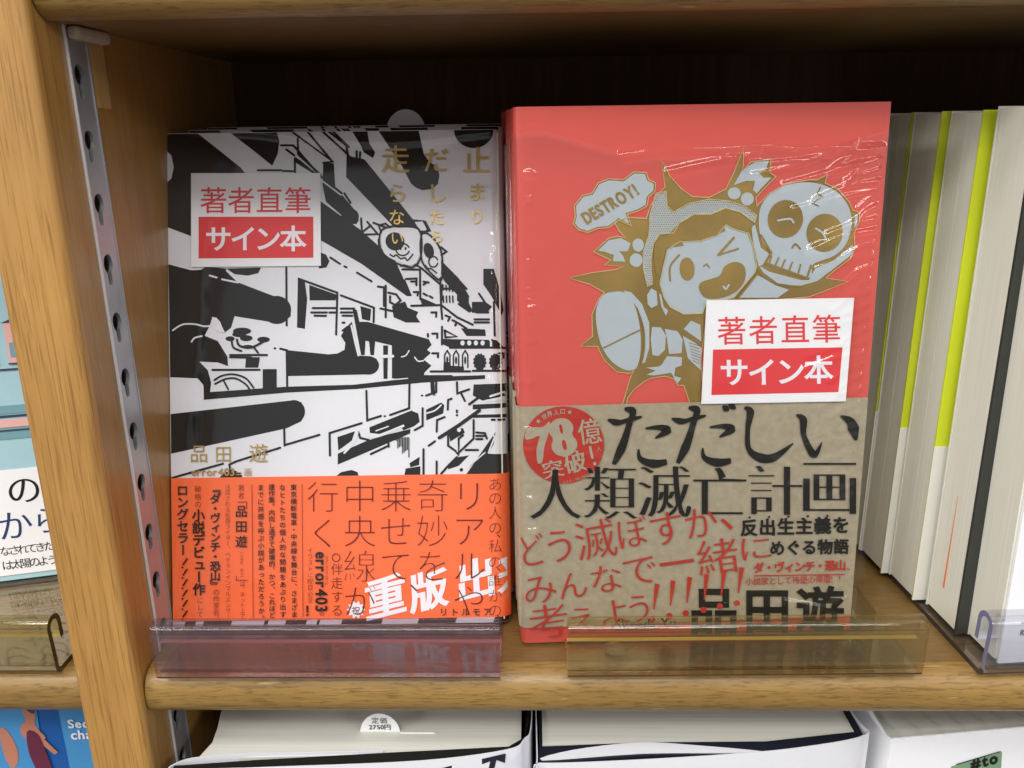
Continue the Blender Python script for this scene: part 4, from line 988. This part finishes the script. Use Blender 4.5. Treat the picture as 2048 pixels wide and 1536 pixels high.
def flat(name, ink, mt, l, par): return mesh(name, [(p[0], -l-k_*1.5e-6, p[1]) for p, k_ in zip(ink.v, ink.k)], ink.f, M[mt], par)
flat('printed_houses', t, 'pink', .0009, jc); flat('printed_roofs', sl, 'slate', .0011, jc); flat('printed_windows', tl, 'teal', .0010, jc)
t = Ink()
def up(ink): return ink.tr(lambda x, y: (x, -y))
t.ch('し', .0765, -.0388, .014, .0, -.006); t.ch('の', .0922, -.0388, .0138, .004, -.008)
t2 = Ink(); t2.ch('か', .0868, -.0240, .0140, .0, -.006); t2.ch('ら', .0995, -.0246, .0130, 0, -.006)
t.row('なされてきた', .0800, -.0132, .1000, -.0132, .0045); t.row('は太陽のように', .0800, -.0070, .1040, -.0070, .0046)
t3 = Ink(); t3.ch('美', .1022, -.0132, .0045, .01, .01); t3.ch('人', .1075, -.0388, .0145)
flat('black_lettering', up(t), 'ink_flat', .00102, lbx); flat('blue_lettering', up(t2), 'deep_blue', .00102, lbx); flat('red_lettering', up(t3), 'ink_red', .00102, lbx)

# ------------------------------------------------------------------ LOWER SHELF
zt = -.0400; zb = ZL+.002
def low(name, outline, mat, par, z0=zb, z1=zt, sm=False, lbl=None): return prism(name, outline, z0, z1, mat, par, smooth=sm, label=lbl)
# thick book with a curling white jacket and a price slip
ba = empty('book', 'thick book with white jacket and round topped price slip on the lower shelf', 'book', (-.065, .02, zb))
def at(o, root): o.location = tuple(-v for v in root.location); return o
M['pages_a'] = page_mat('page_edges_top', 'y', (228, 227, 216))
at(low('page_block', [(-.1250, .0850), (-.1250, .0334), (-.1231, .0240), (-.1222, .0160), (-.1245, .0075), (-.0555, .0096), (-.0100, .0125), (-.0045, .0180), (-.0040, .0850)], M['pages_a'], ba, z1=zt-.0010), ba)
at(low('cover_board', [(-.1310, .0018), (-.1032, .0047), (-.0555, .0087), (-.0091, .0122), (-.0034, .0170), (-.0022, .0300), (-.0022, .0850), (-.0010, .0850), (-.0012, .0270), (-.0040, .0158), (-.0095, .0108), (-.0412, .0050), (-.0920, .0019), (-.1310, .0006)], M['ink_flat'], ba, z1=zt+.0006), ba)
jk = at(sheet('jacket', smooth_pts([(-.1320, -.0006), (-.1100, .0003), (-.0920, .0012), (-.0412, .0044), (-.0100, .0102), (-.0034, .0160), (-.0006, .0270), (-.0004, .0850)], 5), .0004, zb, zt+.0010, M['gloss_white'], ba, side=-1), ba)
at(sheet('jacket_flap', smooth_pts([(-.1322, .0004), (-.1318, .0022), (-.1260, .0058), (-.1090, .0080), (-.0800, .0092), (-.0558, .0101)], 5), .0005, zb, zt+.0003, M['gloss_white'], ba, side=1), ba)
sl_ = at(prism('price_slip', [(-.0668, zt-.02)]+[(-.0590+.0078*math.cos(a), zt-.002+.0092*math.sin(a)) for a in np.linspace(math.pi, 0, 18)]+[(-.0512, zt-.02)], 0, .0003, M['paper'], ba, axis='x'), ba)
# the slip's outline was given across x: turn it to face the reader
me = sl_.data
for v in me.vertices: x, y, z = v.co; v.co = (y, .0222+x, z)
t = Ink(); t.row('定価', -.0622, -(zt+.0042), -.0558, -(zt+.0042), .0030); t.latin('2750円', -.0632, -(zt+.0002), .0084, ax=.02, ay=.01)
up(t); o = mesh('price_lettering', [(p[0], .02195, p[1]) for p in t.v], t.f, M['ink_flat'], sl_)
for a_, b_, dz_ in ((-.0805, -.0672, -.0004), (-.0510, -.0378, .0001)):
    box('loose_leaf', (a_+.065, .02115-.02, zt-.02-zb), (b_+.065, .02130-.02, zt-.0006+dz_-zb), M['paper'], ba)
t = Ink()
for p in ([(-.0205, .0), (-.0100, .0012), (-.0104, -.0030), (-.0135, -.0012), (-.0160, -.0120), (-.0180, -.0120), (-.0158, -.0014), (-.0205, -.0028)], [(-.0345, -.0018), (-.0298, -.0010), (-.0302, -.0120), (-.0345, -.0120)], [(-.0480, -.0040), (-.0420, -.0030), (-.0424, -.0130), (-.0480, -.0130)]): t.poly(p)
def jy(x): return float(np.interp(x, [-.132, -.092, -.0412, -.010, -.0034], [-.0006, .0012, .0044, .0102, .0160]))-.0010
mesh('jacket_lettering', [(p[0], jy(p[0]), zt-.0012+p[1]) for p in t.v], t.f, M['navy'], jk)
# second book: white jacket lifting from a navy board
b2 = empty('book', 'book with lifting white jacket over a navy board, middle of the lower shelf', 'book', (.065, .02, zb))
at(low('page_block', [(.0040, .0850), (.0036, .0150), (.0414, .0160), (.0876, .0166), (.1230, .0205), (.1228, .0850)], M['pages_a'], b2, z1=zt-.0010), b2)
at(low('cover_board', [(.0024, .0850), (.0024, .0040), (.0400, .0082), (.0900, .0100), (.1252, .0186), (.1248, .0850), (.1236, .0850), (.1236, .0215), (.0876, .0160), (.0414, .0153), (.0032, .0130), (.0034, .0850)], M['navy'], b2, z1=zt), b2)
at(sheet('jacket', smooth_pts([(.0012, .0850), (.0018, .0060), (.0022, .0034), (.0300, .0046), (.0704, .0080), (.1000, .0120), (.1258, .0190), (.1252, .0300), (.1252, .0850)], 5), .0004, zb, zt+.0010, M['gloss_white'], b2, side=-1), b2)
fl = at(low('jacket_flap', smooth_pts([(.0034, .0056), (.0150, .0108), (.0395, .0148), (.0600, .0135), (.0860, .0100), (.0700, .0096), (.0400, .0092)], 4, True), M['gloss_white'], b2, z1=zt+.0004), b2)
# third: shrink-wrapped white book with a green label
b3 = empty('book', 'shrink wrapped white book with green label at the right of the lower shelf', 'book', (.165, .02, zb))
at(low('page_block', [(.1362, .0850), (.1356, .0195), (.2100, .0290), (.2100, .0850)], M['pages_a'], b3, z1=zt-.0020), b3)
cv = at(sheet('cover', [(.1345, .0850), (.1345, .0200), (.1352, .0186), (.1600, .0216), (.2110, .0282)], .0006, zb, zt-.0004, M['paper'], b3, side=-1), b3)
rng = np.random.RandomState(4); vs = []; nx, ny = 60, 24
for j in range(ny+1):
    for i in range(nx+1):
        x = .1340+.076*i/nx; y0 = .0176+(x-.1345)*.128; y = y0+.045*j/ny
        z = zt+.0008+.0007*math.sin(i*.9+j*.5)*math.exp(-j/8)+.0006*rng.rand() - (.0016 if j == 0 else 0)
        vs.append((x, y, z))
o = mesh('shrink_film', vs, [(j*(nx+1)+i, j*(nx+1)+i+1, (j+1)*(nx+1)+i+1, (j+1)*(nx+1)+i) for j in range(ny) for i in range(nx)], M['film'], b3, True); at(o, b3)
t = Ink(); t.poly([(.1610, -.0125), (.1808, -.0078), (.1830, -.0260), (.1629, -.0260)])
f3 = lambda x: .0186+(x-.1352)*.1245-.0009
lb3 = mesh('green_label', [(p[0], f3(p[0]), zt-.0030+p[1]) for p in t.v], t.f, M['green_label'], cv)
t = Ink(); t.latin('#to', .1692, .0145, .0110, -13, 1.2, .05, .05); up(t); t.line([(.1629, -.0112), (.1800, -.0070)], .0005)
mesh('label_lettering', [(p[0], f3(p[0])-.0002, zt-.0034+p[1]) for p in t.v], t.f, M['ink_flat'], lb3)
# books behind on the lower shelf
for i, (x0, x1, y) in enumerate([(-.124, -.004, .092), (.004, .124, .092)]):
    o = empty('book', ['rear thick book behind the price slip on the lower shelf', 'rear book behind the navy board book on the lower shelf'][i], 'book', (x0, y, zb))
    box('page_block', (0, .001, 0), (x1-x0, .04, zt-zb-.001), M['pages_y'], o); box('cover', (-.001, -.0004, 0), (x1-x0+.001, .0006, zt-zb), M['paper'], o)
# blue book at bottom left, beyond the upright
bl = empty('book', 'blue covered book with swimmers at the bottom left corner', 'book', (-.2995, .0150, zb), (R(-4), 0, R(3)))
box('page_block', (.001, .001, .001), (.124, .014, .2030), M['pages_y'], bl)
bc = box('cover', (0, -.0004, 0), (.1420, .0006, .2060), M['blue'], bl)
t = Ink(); t.poly([(.078, .06), (.1000, .06), (.1010, .1935), (.0900, .1950), (.078, .1850)]); t.poly([(.1135, .10), (.1415, .10), (.1415, .1900), (.1095, .1895)])
flat('light_panel', t, 'blue2', .0008, bc)
t = Ink()
fig = [(.0955, .1890), (.0975, .1915), (.0995, .1905), (.1002, .1870), (.0995, .1835), (.1010, .1800), (.1030, .1770), (.1005, .1755), (.0960, .1760), (.0935, .1790), (.0940, .1830), (.0962, .1850)]
t.poly(fig, 3); t.poly([(.0990, .1760), (.1055, .1690), (.1070, .1700), (.1010, .1780)]); t.poly([(.0855, .1820), (.0885, .1800), (.0910, .1720), (.0900, .1650), (.0870, .1640), (.0850, .1720)], 2)
flat('printed_swimmers', t, 'skin', .0010, bc)
t = Ink(); t.poly([(.0960, .1800), (.1000, .1790), (.1020, .1720), (.1040, .1600), (.1050, .1400), (.0970, .1400), (.0975, .1600), (.0955, .1700)], 3); t.poly([(.0970, .1905), (.0985, .1925), (.1005, .1912), (.0998, .1880), (.0978, .1892)], 2)
flat('printed_swimsuit', t, 'maroon', .0012, bc)
t = Ink(); t.latin('Sec', .1128, -.1812, .0080, ax=.03, ay=.02, h=1.0); t.latin('cha', .1133, -.1760, .0085, ax=.03, ay=.02, h=1.0); t.latin('su', .1205, -.1722, .0036, ax=.03, ay=.02); t.latin('se', .1210, -.1690, .0036, ax=.03, ay=.02)
t.ch('カ', .0960, -.2010, .0160, .05, .03); t.ch('マ', .1150, -.2010, .0160, .05, .03)
flat('white_lettering', up(t), 'white_ink', .0014, bc)
# print made of many small joined marks
for o in bpy.data.objects:
    if o.name.split('.')[0] in ('white_highlights', 'eye_glints', 'bold_lettering', 'black_lettering'): o['kind'] = 'stuff'
